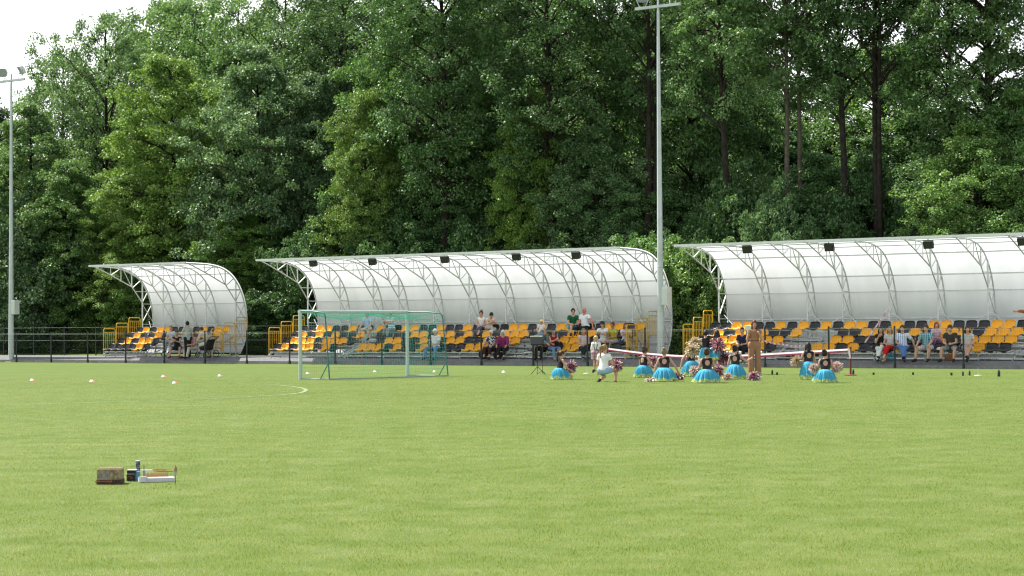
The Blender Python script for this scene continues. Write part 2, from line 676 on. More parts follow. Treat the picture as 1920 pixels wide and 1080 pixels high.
def sheet_mat():
    m = bpy.data.materials.new('white_roof_sheet')
    t, b = nodes_of(m)
    N = t.nodes.new
    L = t.links.new
    tc = N('ShaderNodeTexCoord')
    nz = N('ShaderNodeTexNoise'); nz.inputs['Scale'].default_value = 1.2; nz.inputs['Detail'].default_value = 6
    mp = N('ShaderNodeMapping'); mp.inputs['Scale'].default_value = (1.0, 0.5, 0.25)
    L(tc.outputs['Object'], mp.inputs['Vector']); L(mp.outputs['Vector'], nz.inputs['Vector'])
    r = N('ShaderNodeValToRGB')
    r.color_ramp.elements[0].position = 0.3; r.color_ramp.elements[0].color = (0.68, 0.71, 0.735, 1)
    r.color_ramp.elements[1].position = 0.6; r.color_ramp.elements[1].color = (0.77, 0.80, 0.825, 1)
    L(nz.outputs['Fac'], r.inputs['Fac'])
    L(r.outputs['Color'], b.inputs['Base Color'])
    b.inputs['Roughness'].default_value = 0.35
    b.inputs['Specular IOR Level'].default_value = 0.4
    tr = N('ShaderNodeBsdfTranslucent'); L(r.outputs['Color'], tr.inputs['Color'])
    ms = N('ShaderNodeMixShader'); ms.inputs['Fac'].default_value = 0.55
    L(b.outputs['BSDF'], ms.inputs[1]); L(tr.outputs['BSDF'], ms.inputs[2])
    L(ms.outputs['Shader'], t.nodes['Material Output'].inputs['Surface'])
    return m


SHEET = sheet_mat()
# section of the shell (D - 64, z), front lip to foot
SEC = [(-0.42, 4.74), (0.5, 4.735), (1.2, 4.71), (1.8, 4.64), (2.3, 4.51), (2.75, 4.29), (3.13, 3.98), (3.45, 3.58), (3.68, 3.12), (3.82, 2.65), (3.89, 2.15), (3.89, 1.65), (3.80, 1.15), (3.62, 0.75), (3.40, 0.45)]


def sec_smooth():
    P = [np.array(p) for p in SEC]
    outp = []
    for i in range(len(P) - 1):
        p0, p1, p2, p3 = P[max(i - 1, 0)], P[i], P[i + 1], P[min(i + 2, len(P) - 1)]
        for k in range(4):
            t = k / 4
            outp.append(0.5 * (2 * p1 + (p2 - p0) * t + (2 * p0 - 5 * p1 + 4 * p2 - p3) * t * t + (3 * p1 - p0 - 3 * p2 + p3) * t ** 3))
    outp.append(P[-1])
    return outp


SECS = sec_smooth()


def sec_at(z=None, y=None):
    """point of the shell section at a height (rear part) or at a depth (roof part)"""
    if y is not None:
        for a, b in zip(SECS[:-1], SECS[1:]):
            if a[0] <= y <= b[0]:
                t = (y - a[0]) / (b[0] - a[0] + 1e-9)
                return a + (b - a) * t
    for a, b in zip(SECS[:-1], SECS[1:]):
        if a[1] >= z >= b[1] and a[0] > 2:
            t = (a[1] - z) / (a[1] - b[1] + 1e-9)
            return a + (b - a) * t
    return SECS[-1]


def truss(b, x):
    """one arched lattice frame at local x"""
    inset = 0.05
    outer = [(x, p[0] - 0.05, p[1] - inset) for p in SECS]
    b.tube(outer, 0.032, 6)
    PY = 3.09
    chord = [(-0.10, 4.66), (0.22, 4.56), (1.05, 4.26), (2.37, 3.74), (PY, 2.95)]
    b.tube([(x, *c) for c in chord], 0.028, 6)
    b.tube([(x, PY, 3.95), (x, PY, 0.27)], 0.036, 6)

    def web(y0, z0, p, r=0.02):
        b.tube([(x, y0, z0), (x, p[0] - 0.04, p[1] - 0.04)], r, 5)
    web(0.95, 4.30, sec_at(y=0.95))
    web(0.97, 4.30, sec_at(y=1.62), 0.026)
    web(1.62, 4.04, sec_at(y=1.66))
    web(2.32, 3.77, sec_at(y=1.80))
    web(2.36, 3.75, sec_at(y=2.38), 0.032)
    web(2.42, 3.70, sec_at(y=3.0), 0.026)
    web(PY, 2.97, sec_at(z=3.52), 0.028)
    for z0, z1 in ((2.88, 1.98), (1.80, 0.95)):
        web(PY, z0, sec_at(z=z1), 0.018)
        web(PY, z1, sec_at(z=z0), 0.028)
    for z in (3.52, 2.90, 1.88, 0.9):
        q = sec_at(z=z)
        y0 = PY if z < 3 else 2.55
        b.tube([(x, y0, z), (x, q[0] - 0.04, z)], 0.018, 5)
    b.tube([(x, PY, 0.30), (x, 3.40, 0.48)], 0.03, 5)
    b.box((x, PY, 0.285), (0.22, 0.22, 0.03))


def canopy(label, posts, s0, s1, floods, group='arched white stand canopies'):
    t = thing('stand_canopy', label, 'canopy', W(s0, 64.0, 0.0), -TH, group)
    Ln = s1 - s0
    # bent sheets, one per bay
    edges = [s0 - 0.02] + [p for p in posts[1:-1]] + [s1 + 0.02]
    b = MB()
    nrm = []
    rows_o, rows_i = [], []
    xs = [e - s0 for e in edges]
    for k, p in enumerate(SECS):
        a, c = SECS[max(k - 1, 0)], SECS[min(k + 1, len(SECS) - 1)]
        tt = (c - a) / np.linalg.norm(c - a)
        nn = np.array([-tt[1], tt[0]]) * -1
        rows_o.append([(x, p[0] + 0.012, p[1] + 0.012) for x in xs])
    b.sheet(rows_o)
    me = b.mesh('roof_sheet', SHEET, False)
    me.polygons.foreach_set('use_smooth', np.ones(len(me.polygons), dtype=bool))
    link('roof_sheet', me, t)
    for p in posts:
        b = MB()
        truss(b, p - s0)
        b.build('truss_frame', GALV, t, smooth=True)
    # purlins
    for q, r in ((sec_at(y=0.35), 0.022), (sec_at(y=1.15), 0.022), (sec_at(y=2.0), 0.022), (sec_at(y=2.72), 0.024), (sec_at(z=3.52), 0.024), (sec_at(z=2.90), 0.024), (sec_at(z=1.88), 0.022), (sec_at(z=0.9), 0.022)):
        b = MB()
        b.box((Ln / 2, q[0] - 0.035, q[1] - 0.035), (Ln, r * 2, r * 2))
        b.build('purlin', GALV, t)
    b = MB()
    b.box((Ln / 2, -0.43, 4.72), (Ln + 0.16, 0.07, 0.085))
    b.build('eave_beam', WHITE_STEEL, t)
    # cross ties near the foot of each bay
    for a, c in zip(posts[:-1], posts[1:]):
        xm = (a + c) / 2 - s0
        for x0 in (a - s0, c - s0):
            b = MB()
            b.tube([(x0, 3.55, 2.03), (x0 + (0.62 if x0 < xm else -0.62), 3.10, 1.62)], 0.016, 5)
            b.build('foot_brace', GALV, t)
    for f in floods:
        s = float(on_d(f[0], f[1], 64.6) @ DV) - s0
        z = float(on_d(f[0], f[1], 64.6)[2])
        b = MB()
        b.box((s, 0.6, z), (0.36, 0.13, 0.27), rx=R(18))
        for k in range(6):
            b.box((s - 0.15 + k * 0.06, 0.69, z + 0.03), (0.012, 0.07, 0.22), rx=R(18))
        o = b.build('floodlight', BLACK, t)
        g = MB()
        g.box((s, 0.532, z - 0.021), (0.31, 0.006, 0.22), rx=R(18))
        g.build('lamp_glass', mat('dark_glass', (0.03, 0.03, 0.035), 0.15), o)
        g = MB()
        g.tube([(s - 0.2, 0.6, z), (s - 0.2, 0.55, z + 0.16), (s + 0.2, 0.55, z + 0.16), (s + 0.2, 0.6, z)], 0.014, 5)
        g.tube([(s, 0.55, z + 0.16), (s, 0.55, 4.70)], 0.02, 5)
        g.build('bracket', BLACK, o)
    return t


P1 = [-67.64, -66.19, -64.74, -63.31, -61.36]
P2 = [-56.82, -54.88, -52.91, -51.45, -49.49, -47.53, -45.58, -43.62, -42.15, -40.68, -39.21, -37.78]
P3 = [-35.16, -33.22, -31.26, -29.77, -27.85, -25.90, -23.96, -22.05, -20.1, -18.2]
canopy('smallest arched white canopy, the leftmost behind the pitch', P1, P1[0], P1[-1], [])
canopy('long arched white canopy behind the green goal net', P2, P2[0], P2[-1], [(587, 494), (698, 491), (834, 487), (968, 482), (1080, 479)])
canopy('arched white canopy cut by the frame beside the woman in brown', P3, P3[0], P3[-1], [(1401, 468), (1555, 464), (1741, 459), (1918, 453)])

# ------------------------------------------------------------------ seats and bleachers
ROWD = {1: 64.80, 2: 65.44, 3: 66.08, 4: 66.72}
PAN = {1: 0.63, 2: 0.90, 3: 1.175, 4: 1.45}
FLOOR = {1: 0.27, 2: 0.48, 3: 0.755, 4: 1.03}


def seat_mesh(name, m):
    """moulded bucket seat, facing -Y, origin at the pan's rear base"""
    prof = [(-0.345, -0.022), (-0.352, 0.0), (-0.325, 0.018), (-0.22, 0.010), (-0.08, -0.004), (0.0, 0.018), (0.045, 0.085), (0.07, 0.17), (0.085, 0.262), (0.075, 0.29)]
    nx = 9
    rows = []
    for i, (y, z) in enumerate(prof):
        f = i / (len(prof) - 1)
        w = 0.215 if i < 7 else (0.215, 0.20, 0.165)[i - 7]
        row = []
        for j in range(nx):
            u = -1 + 2 * j / (nx - 1)
            e = abs(u) ** 3
            row.append((u * w, y - (0.05 * e if f > 0.55 else 0), z + (0.035 * e if f < 0.75 else -0.015 * e)))
        rows.append(row)
    b = MB()
    b.sheet(rows)
    back = [[(p[0], p[1] + 0.012, p[2] - 0.014) for p in row] for row in rows]
    b.sheet([r[::-1] for r in back])
    # rim
    n0 = len(rows) * nx
    rim_t = [rows[0], [r[-1] for r in rows], rows[-1][::-1], [r[0] for r in rows][::-1]]
    rim_b = [back[0], [r[-1] for r in back], back[-1][::-1], [r[0] for r in back][::-1]]
    for a, c in zip(rim_t, rim_b):
        b.sheet([c, a])
    b.box((0, -0.15, -0.045), (0.10, 0.24, 0.05))
    me = b.mesh(name, m)
    me.polygons.foreach_set('use_smooth', np.ones(len(me.polygons), dtype=bool))
    return me


SEAT_O = seat_mesh('seat', ORANGE_SEAT)
SEAT_B = seat_mesh('seat', BLACK_SEAT)
SEATPITCH = 0.485
PLANK = mat('grating_plank', (0.42, 0.44, 0.44), 0.55, 0.3, 0.15, 20)


def rail_panel(parent, x, y0, y1, z0, z1, foot):
    b = MB()
    r = 0.022
    c = 0.10
    P = [(x, y0, z0 - foot)]
    for k in range(5):
        a = math.pi - k * math.pi / 8
        P.append((x, y0 + c + c * math.cos(a), z1 - c + c * math.sin(a)))
    for k in range(5):
        a = math.pi / 2 - k * math.pi / 8
        P.append((x, y1 - c + c * math.cos(a), z1 - c + c * math.sin(a)))
    P.append((x, y1, z0 - foot * 0.4))
    b.tube(P, r, 8)
    zt = z1 - 0.17
    b.tube([(x, y0, zt), (x, y1, zt)], 0.015, 6)
    b.tube([(x, y0, z0), (x, y1, z0)], 0.018, 6)
    n = 6
    for k in range(1, n):
        y = y0 + (y1 - y0) * k / n
        b.tube([(x, y, z0), (x, y, zt)], 0.0115, 5)
    b.build('guard_rail', YELLOW, parent, smooth=True)


def bleacher(label, s0, s1, orange, gaps, rails=(True, True), stairs=(), steel_end=False):
    t = thing('seating_stand', label, 'seating stand', W(s0, 64.0, 0.0), -TH, 'orange and black seating stands')
    Ln = s1 - s0
    b = MB()
    # row rails, footboards, uprights
    for r in (1, 2, 3, 4):
        y = ROWD[r] - 64
        spans = [(0.0, Ln)]
        for g in gaps.get(r, ()):
            g0, g1 = g[0] - s0, g[1] - s0
            ns = []
            for a, c in spans:
                if g1 <= a or g0 >= c:
                    ns.append((a, c))
                else:
                    if g0 > a:
                        ns.append((a, g0))
                    if g1 < c:
                        ns.append((g1, c))
            spans = ns
        for a, c in spans:
            xm, w = (a + c) / 2, c - a
            b.box((xm, y - 0.15, PAN[r] - 0.095), (w, 0.06, 0.05))
            b.box((xm, y - 0.36, FLOOR[r] + 0.10 if r == 1 else FLOOR[r] - 0.02), (w, 0.03 if r == 1 else 0.3, 0.04 if r == 1 else 0.035), mi=1)
            if r > 1:
                b.box((xm, y - 0.515, FLOOR[r] - 0.05), (w, 0.02, 0.1), mi=1)
    n = max(2, int(round(Ln / 1.95)))
    for k in range(n + 1):
        x = Ln * k / n
        x = min(max(x, 0.04), Ln - 0.04)
        for r in (1, 2, 3, 4):
            y = ROWD[r] - 64
            b.box((x, y - 0.15, (PAN[r] - 0.12 + 0.27) / 2), (0.045, 0.045, PAN[r] - 0.12 - 0.27))
        b.tube([(x, ROWD[1] - 64 - 0.30, 0.40), (x, ROWD[4] - 64 + 0.1, 1.28)], 0.028, 5)
        b.tube([(x, ROWD[1] - 64 - 0.15, 0.33), (x, ROWD[4] - 64 + 0.1, 0.33)], 0.024, 5)
    # dark diagonal stays low down
    for k in range(n):
        x0, x1 = Ln * k / n, Ln * (k + 1) / n
        b.tube([(x0, ROWD[4] - 64, 0.35), (x1, ROWD[4] - 64, 1.2)], 0.014, 4)
    b.build('steel_frame', [GALV, PLANK], t)
    for g in stairs:
        st = MB()
        x0, x1 = g[0] - s0, g[1] - s0
        for k in range(7):
            st.box(((x0 + x1) / 2, 0.55 + k * 0.30, 0.36 + k * 0.128), (x1 - x0 - 0.06, 0.27, 0.035))
        for x in (x0 + 0.02, x1 - 0.02):
            st.tube([(x, 0.42, 0.30), (x, 2.4, 1.14)], 0.03, 5)
        st.build('stairs', PLANK, t)
    # seats
    for r in (1, 2, 3, 4):
        D = ROWD[r]
        os_ = [s_at(px, D) for px in orange.get(r, ())]
        k = 0
        while True:
            s = s0 + 0.26 + SEATPITCH * k
            k += 1
            if s > s1 - 0.2:
                break
            if any(g[0] - 0.1 < s < g[1] + 0.1 for g in gaps.get(r, ())):
                continue
            isO = any(abs(s - q) < SEATPITCH * 0.58 for q in os_)
            link('seat', SEAT_O if isO else SEAT_B, t, (s - s0, D - 64 + RNG.uniform(-0.008, 0.008), PAN[r]), (0, 0, RNG.uniform(-0.03, 0.03)))
    # stepped yellow rails at the ends
    for flag, x in ((rails[0], -0.06), (rails[1], Ln + 0.06)):
        if flag:
            for k in range(3):
                rail_panel(t, x, 0.62 + 0.85 * k, 1.40 + 0.85 * k, 0.68 + 0.275 * k, 1.66 + 0.275 * k, 0.36 + 0.27 * k)
    return t


def PX(*a):
    return list(a)


def Z(zx, off, k):
    return [off + x / k for x in zx]


def gap(px0, px1, D):
    return (s_at(px0, D), s_at(px1, D))


# smallest stand
o1 = {4: Z([445, 555, 600, 755, 850, 965, 1020], 160, 3.858), 3: Z([355, 510, 610, 820, 960], 160, 3.858), 2: Z([315, 415, 465], 160, 3.858), 1: Z([372], 160, 3.858)}
g1 = {1: [gap(280, 420, ROWD[1])], 2: [gap(303, 440, ROWD[2])], 3: [gap(327, 352, ROWD[3])]}
s_l1 = -67.75
bleacher('small block of orange and black seats under the smallest canopy', s_l1, s_at(437, 66.72), o1, g1, (True, False), [gap(300, 325, 65.2)])
# its yellow rails at the right end belong to the same block but stand off it
# long stand, two blocks divided by the aisle
o2 = {4: Z([470, 528, 700, 925, 1060, 1140, 1325], 480, 3.858) + Z([15, 205, 330, 535, 600, 730, 930, 1235, 1320, 1450], 820, 3.857),
      3: Z([330, 445, 560, 740, 1125, 1232, 1380], 480, 3.858) + Z([65, 250, 335, 525, 650, 1010, 1120, 1540], 820, 3.857),
      2: Z([285, 360, 535, 600, 655, 960, 1028, 1215, 1400, 1460], 480, 3.858) + Z([95, 165, 345, 520, 575, 880, 990], 820, 3.857),
      1: Z([205, 315, 385, 505, 805, 875, 1000, 1190], 480, 3.858) + Z([205, 282, 335, 965], 820, 3.857)}
sm = s_at(690, 65.8)
g2a = {1: [gap(632, 690, ROWD[1])], 2: [gap(660, 700, ROWD[2])]}
bleacher('orange and black seats seen through the left part of the goal net', -57.0, s_at(668, 65.44), o2, {1: [gap(630, 720, ROWD[1])]}, (True, False))
bleacher('longest block of orange and black seats, behind the kneeling girls', s_at(672, 65.44), s_at(1205, 66.0), o2,
         {1: [gap(640, 674, ROWD[1]), gap(950, 986, ROWD[1])], 2: [gap(650, 703, ROWD[2]), gap(975, 1002, ROWD[2])], 3: [gap(650, 696, ROWD[3])]},
         (False, True), [(s_at(672, 65.44) + 0.05, s_at(672, 65.44) + 1.0), gap(952, 985, 64.9)])
o3 = {4: Z([478, 545, 755, 895, 1037, 1180], 1240, 3.375) + Z([105, 180, 408, 640, 712, 1022, 1108], 1560, 3.375),
      3: Z([335, 478, 640, 835], 1240, 3.375) + Z([195, 330, 505, 725, 810, 1050, 1195], 1560, 3.375),
      2: Z([415, 635, 695, 765, 1135, 1205], 1240, 3.375) + Z([50, 130, 690, 920, 1075, 1155], 1560, 3.375),
      1: Z([420, 475, 640, 1000, 1070, 1210], 1240, 3.375) + Z([10, 150, 465, 935], 1560, 3.375)}
bleacher('orange and black seats under the canopy cut by the frame', -35.4, -19.5, o3,
         {1: [gap(1452, 1524, ROWD[1]), gap(1903, 1990, ROWD[1])], 2: [gap(1484, 1546, ROWD[2]), gap(1925, 1990, ROWD[2])], 3: [gap(1500, 1566, ROWD[3])]},
         (True, False), [gap(1462, 1516, 64.9), gap(1905, 1960, 64.9)])
# yellow rails closing the right end of the smallest block
t = thing('aisle_railing', 'yellow stepped railing at the right end of the smallest stand', 'railing', W(s_at(396, 64.9), 64.0), -TH)
for k in range(3):
    rail_panel(t, 0.0 + 0.0 * k, 0.9 + 0.85 * k, 1.68 + 0.85 * k, 0.68 + 0.275 * k, 1.62 + 0.275 * k, 0.36 + 0.27 * k)

# ------------------------------------------------------------------ goal
GOALW = mat('goal_white', (0.44, 0.51, 0.48), 0.4, 0.1, 0.06, 6)
NET = mat('green_net', (0.08, 0.58, 0.48), 0.6, trans=0.4)
GREENB = mat('green_bar', (0.03, 0.16, 0.13), 0.5)
gs = -36.84
gD0, gD1 = 43.35, 48.25
gt = thing('football_goal', 'portable white football goal with a green net and green rear bars', 'goal', W(-37.02, gD0, 0), -TH - math.atan2(0.36, 4.90))
GW = 4.915
GH = 2.10
GL = 1.55
for y in (0.0, GW):
    b = MB()
    b.tube([(0, y, 0.0), (0, y, GH)], 0.055, 14)
    b.build('post', GOALW, gt, smooth=True)
b = MB()
b.tube([(0, -0.055, GH - 0.03), (0, GW + 0.055, GH - 0.03)], 0.055, 14)
b.build('crossbar', GOALW, gt, smooth=True)
for y in (0.0, GW):
    b = MB()
    x0 = 1.05 if y == 0 else 1.5
    x1 = 1.22 if y == 0 else 1.72
    b.tube([(0, y, GH - 0.02), (0.5 * x0, y, GH - 0.03), (x0 - 0.08, y, GH - 0.08), (x0, y, GH - 0.16), (x1, y, 0.03)], 0.022, 8)
    b.tube([(x1 - 0.05, y, 0.50), (x1 - 0.38, y, 0.03)], 0.016, 6)
    b.build('rear_stanchion', GREENB, gt, smooth=True)
b = MB()
b.tube([(0, 0, 0.03), (1.22, 0, 0.03), (1.72, GW, 0.03), (0, GW, 0.03)], 0.02, 6)
b.build('ground_bar', mat('goal_base', (0.35, 0.42, 0.38), 0.5, 0.2), gt)


def net_strands():
    b = MB()
    r = 0.0021
    st = 0.10

    def xtop(y):
        return 1.05 + 0.45 * y / GW

    def xbot(y):
        return 1.22 + 0.50 * y / GW

    def sag(y, x):
        return 0.20 * abs(math.sin(math.pi * y / GW * 2.0)) ** 0.8 * math.sin(math.pi * min(x, 1))
    # roof + back strands
    for i in range(int(GW / st) + 1):
        y = min(i * st, GW)
        pts = []
        for k in range(7):
            u = k / 6
            x = xtop(y) * u
            pts.append((x, y, GH - 0.05 - sag(y, u) - 0.04 * u))
        for k in range(1, 9):
            u = k / 8
            x = xtop(y) + (xbot(y) - xtop(y)) * u
            pts.append((x + 0.03 * math.sin(3 * y + 5 * u), y, (GH - 0.09) * (1 - u) + 0.03))
        b.tube(pts, r, 3, cap=False)
    for k in range(1, 13):
        u = k / 12
        pts = [(xtop(y) * u, y, GH - 0.05 - sag(y, u) - 0.04 * u) for y in [GW * q / 24 for q in range(25)]]
        b.tube(pts, r, 3, cap=False)
    for k in range(1, 18):
        u = k / 18
        pts = [(xtop(y) + (xbot(y) - xtop(y)) * u + 0.03 * math.sin(3 * y + 5 * u), y, (GH - 0.09) * (1 - u) + 0.03) for y in [GW * q / 16 for q in range(17)]]
        b.tube(pts, r, 3, cap=False)
    # sides
    for y in (0.0, GW):
        xt, xb = xtop(y), xbot(y)
        for k in range(1, 18):
            z = 0.03 + (GH - 0.1) * k / 18
            b.tube([(0, y, z), (xt + (xb - xt) * (1 - z / GH), y, z)], r, 3, cap=False)
        for k in range(1, 13):
            x = xt * k / 13
            b.tube([(x, y, 0.03), (x, y, GH - 0.07)], r, 3, cap=False)
    # gathered spare net hanging in folds under the crossbar
    for j in range(9):
        pts = []
        for q in range(41):
            y = GW * q / 40
            hang = 0.05 + 0.20 * (abs(math.sin(math.pi * (y / GW) * 1.5 + 0.5)) ** 0.7) * (j + 1) / 9 + 0.02 * math.sin(9 * y + j)
            pts.append((0.35 + 0.09 * j + 0.03 * math.sin(5 * y + j), y, GH - 0.05 - hang))
        b.tube(pts, r * 1.5, 3, cap=False)
    return b


net_strands().build('net', NET, gt)
# ------------------------------------------------------------------ trees
def leaf_mat(name, dark, mid, light, trans=0.33):
    m = bpy.data.materials.new(name)
    t, b = nodes_of(m)
    N = t.nodes.new
    L = t.links.new
    g = N('ShaderNodeNewGeometry')
    oi = N('ShaderNodeObjectInfo')
    tc = N('ShaderNodeTexCoord')
    nz = N('ShaderNodeTexNoise'); nz.inputs['Scale'].default_value = 0.55; nz.inputs['Detail'].default_value = 3
    L(tc.outputs['Object'], nz.inputs['Vector'])
    a = N('ShaderNodeMath'); a.operation = 'MULTIPLY_ADD'; a.inputs[1].default_value = 0.55
    L(g.outputs['Random Per Island'], a.inputs[0])
    c = N('ShaderNodeMath'); c.operation = 'MULTIPLY'; c.inputs[1].default_value = 0.45
    L(nz.outputs['Fac'], c.inputs[0]); L(c.outputs[0], a.inputs[2])
    r = N('ShaderNodeValToRGB')
    e = r.color_ramp.elements
    e[0].position = 0.15; e[0].color = (*dark, 1)
    e[1].position = 0.85; e[1].color = (*light, 1)
    x = e.new(0.5); x.color = (*mid, 1)
    L(a.outputs[0], r.inputs['Fac'])
    mu = N('ShaderNodeMixRGB'); mu.blend_type = 'MULTIPLY'; mu.inputs['Fac'].default_value = 1
    L(r.outputs['Color'], mu.inputs['Color1']); L(oi.outputs['Color'], mu.inputs['Color2'])
    L(mu.outputs[0], b.inputs['Base Color'])
    b.inputs['Roughness'].default_value = 0.48
    b.inputs['Specular IOR Level'].default_value = 0.38
    tr = N('ShaderNodeBsdfTranslucent')
    sc = N('ShaderNodeVectorMath'); sc.operation = 'MULTIPLY'; sc.inputs[1].default_value = (1.25, 1.2, 0.6)
    L(mu.outputs[0], sc.inputs[0]); L(sc.outputs[0], tr.inputs['Color'])
    ms = N('ShaderNodeMixShader'); ms.inputs['Fac'].default_value = trans
    L(b.outputs['BSDF'], ms.inputs[1]); L(tr.outputs['BSDF'], ms.inputs[2])
    L(ms.outputs['Shader'], t.nodes['Material Output'].inputs['Surface'])
    return m


LEAF_MAPLE = leaf_mat('maple_leaf', (0.036, 0.088, 0.030), (0.100, 0.200, 0.062), (0.270, 0.390, 0.190))
LEAF_HORN = leaf_mat('hornbeam_leaf', (0.062, 0.130, 0.024), (0.148, 0.262, 0.052), (0.300, 0.420, 0.150))
LEAF_ASH = leaf_mat('ash_leaf', (0.052, 0.115, 0.040), (0.120, 0.225, 0.080), (0.270, 0.395, 0.200))
BARK = mat('bark', (0.032, 0.027, 0.022), 0.95, 0, 0.45, 5, 0.6, spec=0.1)
BARK_L = mat('pale_bark', (0.095, 0.082, 0.062), 0.95, 0, 0.35, 6, 0.5, spec=0.1)


def leaf_quads(C, nper, rad, flat, size, rng, tilt=0.75, droop=0.25, out=None):
    """leaf faces round clump centres C; every leaf is a small folded lozenge"""
    n = len(C) * nper
    cc = np.repeat(C, nper, 0)
    rr = np.repeat(rad, nper)
    g = rng.normal(size=(n, 3))
    g /= np.linalg.norm(g, axis=1)[:, None] + 1e-9
    u = rng.uniform(0, 1, n) ** 0.45
    off = g * (u * rr)[:, None]
    off[:, 2] *= flat
    # arching sprays: edge leaves hang lower
    off[:, 2] -= droop * (off[:, 0] ** 2 + off[:, 1] ** 2) / (rr + 1e-6) * 0.8
    P = cc + off
    # direction of the leaf (outwards, drooping) and its side vector
    d = off.copy()
    d[:, 2] = 0
    d += rng.normal(size=(n, 3)) * 0.5 * rr[:, None]
    d /= np.linalg.norm(d, axis=1)[:, None] + 1e-9
    d[:, 2] -= rng.uniform(0.0, 0.9, n)
    d /= np.linalg.norm(d, axis=1)[:, None]
    up = np.zeros((n, 3)); up[:, 2] = 1
    up += rng.normal(size=(n, 3)) * tilt
    s = np.cross(d, up)
    s /= np.linalg.norm(s, axis=1)[:, None] + 1e-9
    nn = np.cross(s, d)
    L = size * rng.uniform(0.65, 1.35, n)
    w = L * rng.uniform(0.32, 0.46, n)
    V = np.empty((n, 4, 3), np.float32)
    V[:, 0] = P - d * (L / 2)[:, None]
    V[:, 1] = P + s * w[:, None] + nn * (w * 0.3)[:, None]
    V[:, 2] = P + d * (L / 2)[:, None]
    V[:, 3] = P - s * w[:, None] + nn * (w * 0.3)[:, None]
    return V.reshape(-1, 3)


def make_tree(seed, H, Rc, base, profile, nlimb, leafm, leafsize, nper, clump, bark=None, r0=None, flat=0.42, lean=0.0, droop=0.3, up=0.35, sub=7, fork=0, density=1.0, inner=0.35):
    """returns (trunk mesh, crown mesh) for a tree with foot at the origin"""
    rng = np.random.default_rng(seed)
    r0 = r0 or 0.011 * H + 0.05
    b = MB()

    def axis(zmax, x0=0.0, y0=0.0, ln=lean, wob=0.18, z0=0.0):
        n = 9
        pts = []
        ph = rng.uniform(0, 6.28, 2)
        la = rng.uniform(0, 6.28)
        for i in range(n):
            t = i / (n - 1)
            z = z0 + (zmax - z0) * t
            pts.append(np.array([x0 + math.cos(la) * ln * zmax * t + wob * math.sin(ph[0] + 3.1 * t) * t * H / 14, y0 + math.sin(la) * ln * zmax * t + wob * math.sin(ph[1] + 2.7 * t) * t * H / 14, z]))
        return pts
    stems = [axis(H * 0.96)]
    for k in range(fork):
        stems.append(axis(H * rng.uniform(0.8, 0.93), ln=0.06 + 0.05 * k, z0=0))
    for si, st in enumerate(stems):
        rs = r0 * (1 if si == 0 else 0.7)
        b.tube([tuple(p) for p in st], [rs * (1.25 if i == 0 else 1) * (1 - 0.88 * (i / 8)) + 0.012 for i in range(9)], 9)
    C = []
    RD = []

    def at(st, z):
        zz = np.array([p[2] for p in st])
        i = int(np.clip(np.searchsorted(zz, z) - 1, 0, len(st) - 2))
        t = (z - zz[i]) / (zz[i + 1] - zz[i] + 1e-9)
        return st[i] * (1 - t) + st[i + 1] * t
    ga = rng.uniform(0, 6.28)
    for k in range(nlimb):
        t = (k + rng.uniform(0.1, 0.9)) / nlimb
        st = stems[k % len(stems)]
        z = base + (H * 0.97 - base) * t
        z = min(z, st[-1][2] - 0.05)
        ga += 2.399 + rng.uniform(-0.5, 0.5)
        rl = Rc * profile(t) * rng.uniform(0.50, 1.30)
        if rl < 0.3:
            rl = 0.3
        p0 = at(st, max(z - rl * up * 0.8, base * 0.55))
        dirn = np.array([math.cos(ga), math.sin(ga), 0])
        side = np.array([-dirn[1], dirn[0], 0])
        tip = np.array([st[0][0], st[0][1], 0]) + dirn * rl + np.array([0, 0, z + up * rl * 0.35 + rng.uniform(-0.3, 0.3)])
        tip[:2] += at(st, z)[:2]
        mid = p0 * 0.45 + tip * 0.55 + np.array([0, 0, rl * 0.10]) + side * rng.uniform(-0.12, 0.12) * rl
        lr = r0 * 0.32 * (1 - 0.6 * t) + 0.012
        b.tube([tuple(p0), tuple(p0 * 0.6 + mid * 0.4 + np.array([0, 0, 0.05 * rl])), tuple(mid), tuple(tip)], [lr, lr * 0.75, lr * 0.5, 0.008], 5, cap=False)
        ns = max(2, int(round(sub * (0.45 + rl / Rc * 0.75))))
        for j in range(ns):
            f = inner + (1 - inner) * (j + rng.uniform(0, 1)) / ns
            q = (mid * (1 - (f - 0.5) * 2) + tip * (f - 0.5) * 2) if f > 0.5 else (p0 * (1 - f * 2) + mid * f * 2)
            w = rl * 0.42 * (1.15 - abs(f - 0.6)) * rng.uniform(0.3, 1.1) * (1 if rng.uniform() > 0.5 else -1)
            e = q + side * w + dirn * rng.uniform(-0.05, 0.2) * rl + np.array([0, 0, rng.uniform(-0.9, 0.8) * rl * 0.34])
            if abs(w) > 0.5:
                b.tube([tuple(q), tuple((q + e) / 2 + np.array([0, 0, 0.06 * rl])), tuple(e)], [lr * 0.38, lr * 0.25, 0.006], 4, cap=False)
            C.append(e); RD.append(clump * rng.uniform(0.6, 1.25))
            if rng.uniform() < 0.55:
                C.append((q + e) / 2 + rng.normal(size=3) * 0.2); RD.append(clump * rng.uniform(0.5, 0.95))
        C.append(tip); RD.append(clump * rng.uniform(0.6, 1.0))
    for st in stems:
        C.append(st[-1]); RD.append(clump * 0.8)
    C = np.array(C); RD = np.array(RD)
    keep = rng.uniform(size=len(C)) < density
    C, RD = C[keep], RD[keep]
    V = leaf_quads(C, int(nper * 1.6), RD * 0.85, min(0.80, flat * 1.6), leafsize * 0.73, rng, tilt=0.8, droop=droop * 0.55)
    crown = mesh_np('crown', V, np.arange(len(V)).reshape(-1, 4), [leafm])
    trunk = b.mesh('trunk', bark or BARK, True)
    return trunk, crown


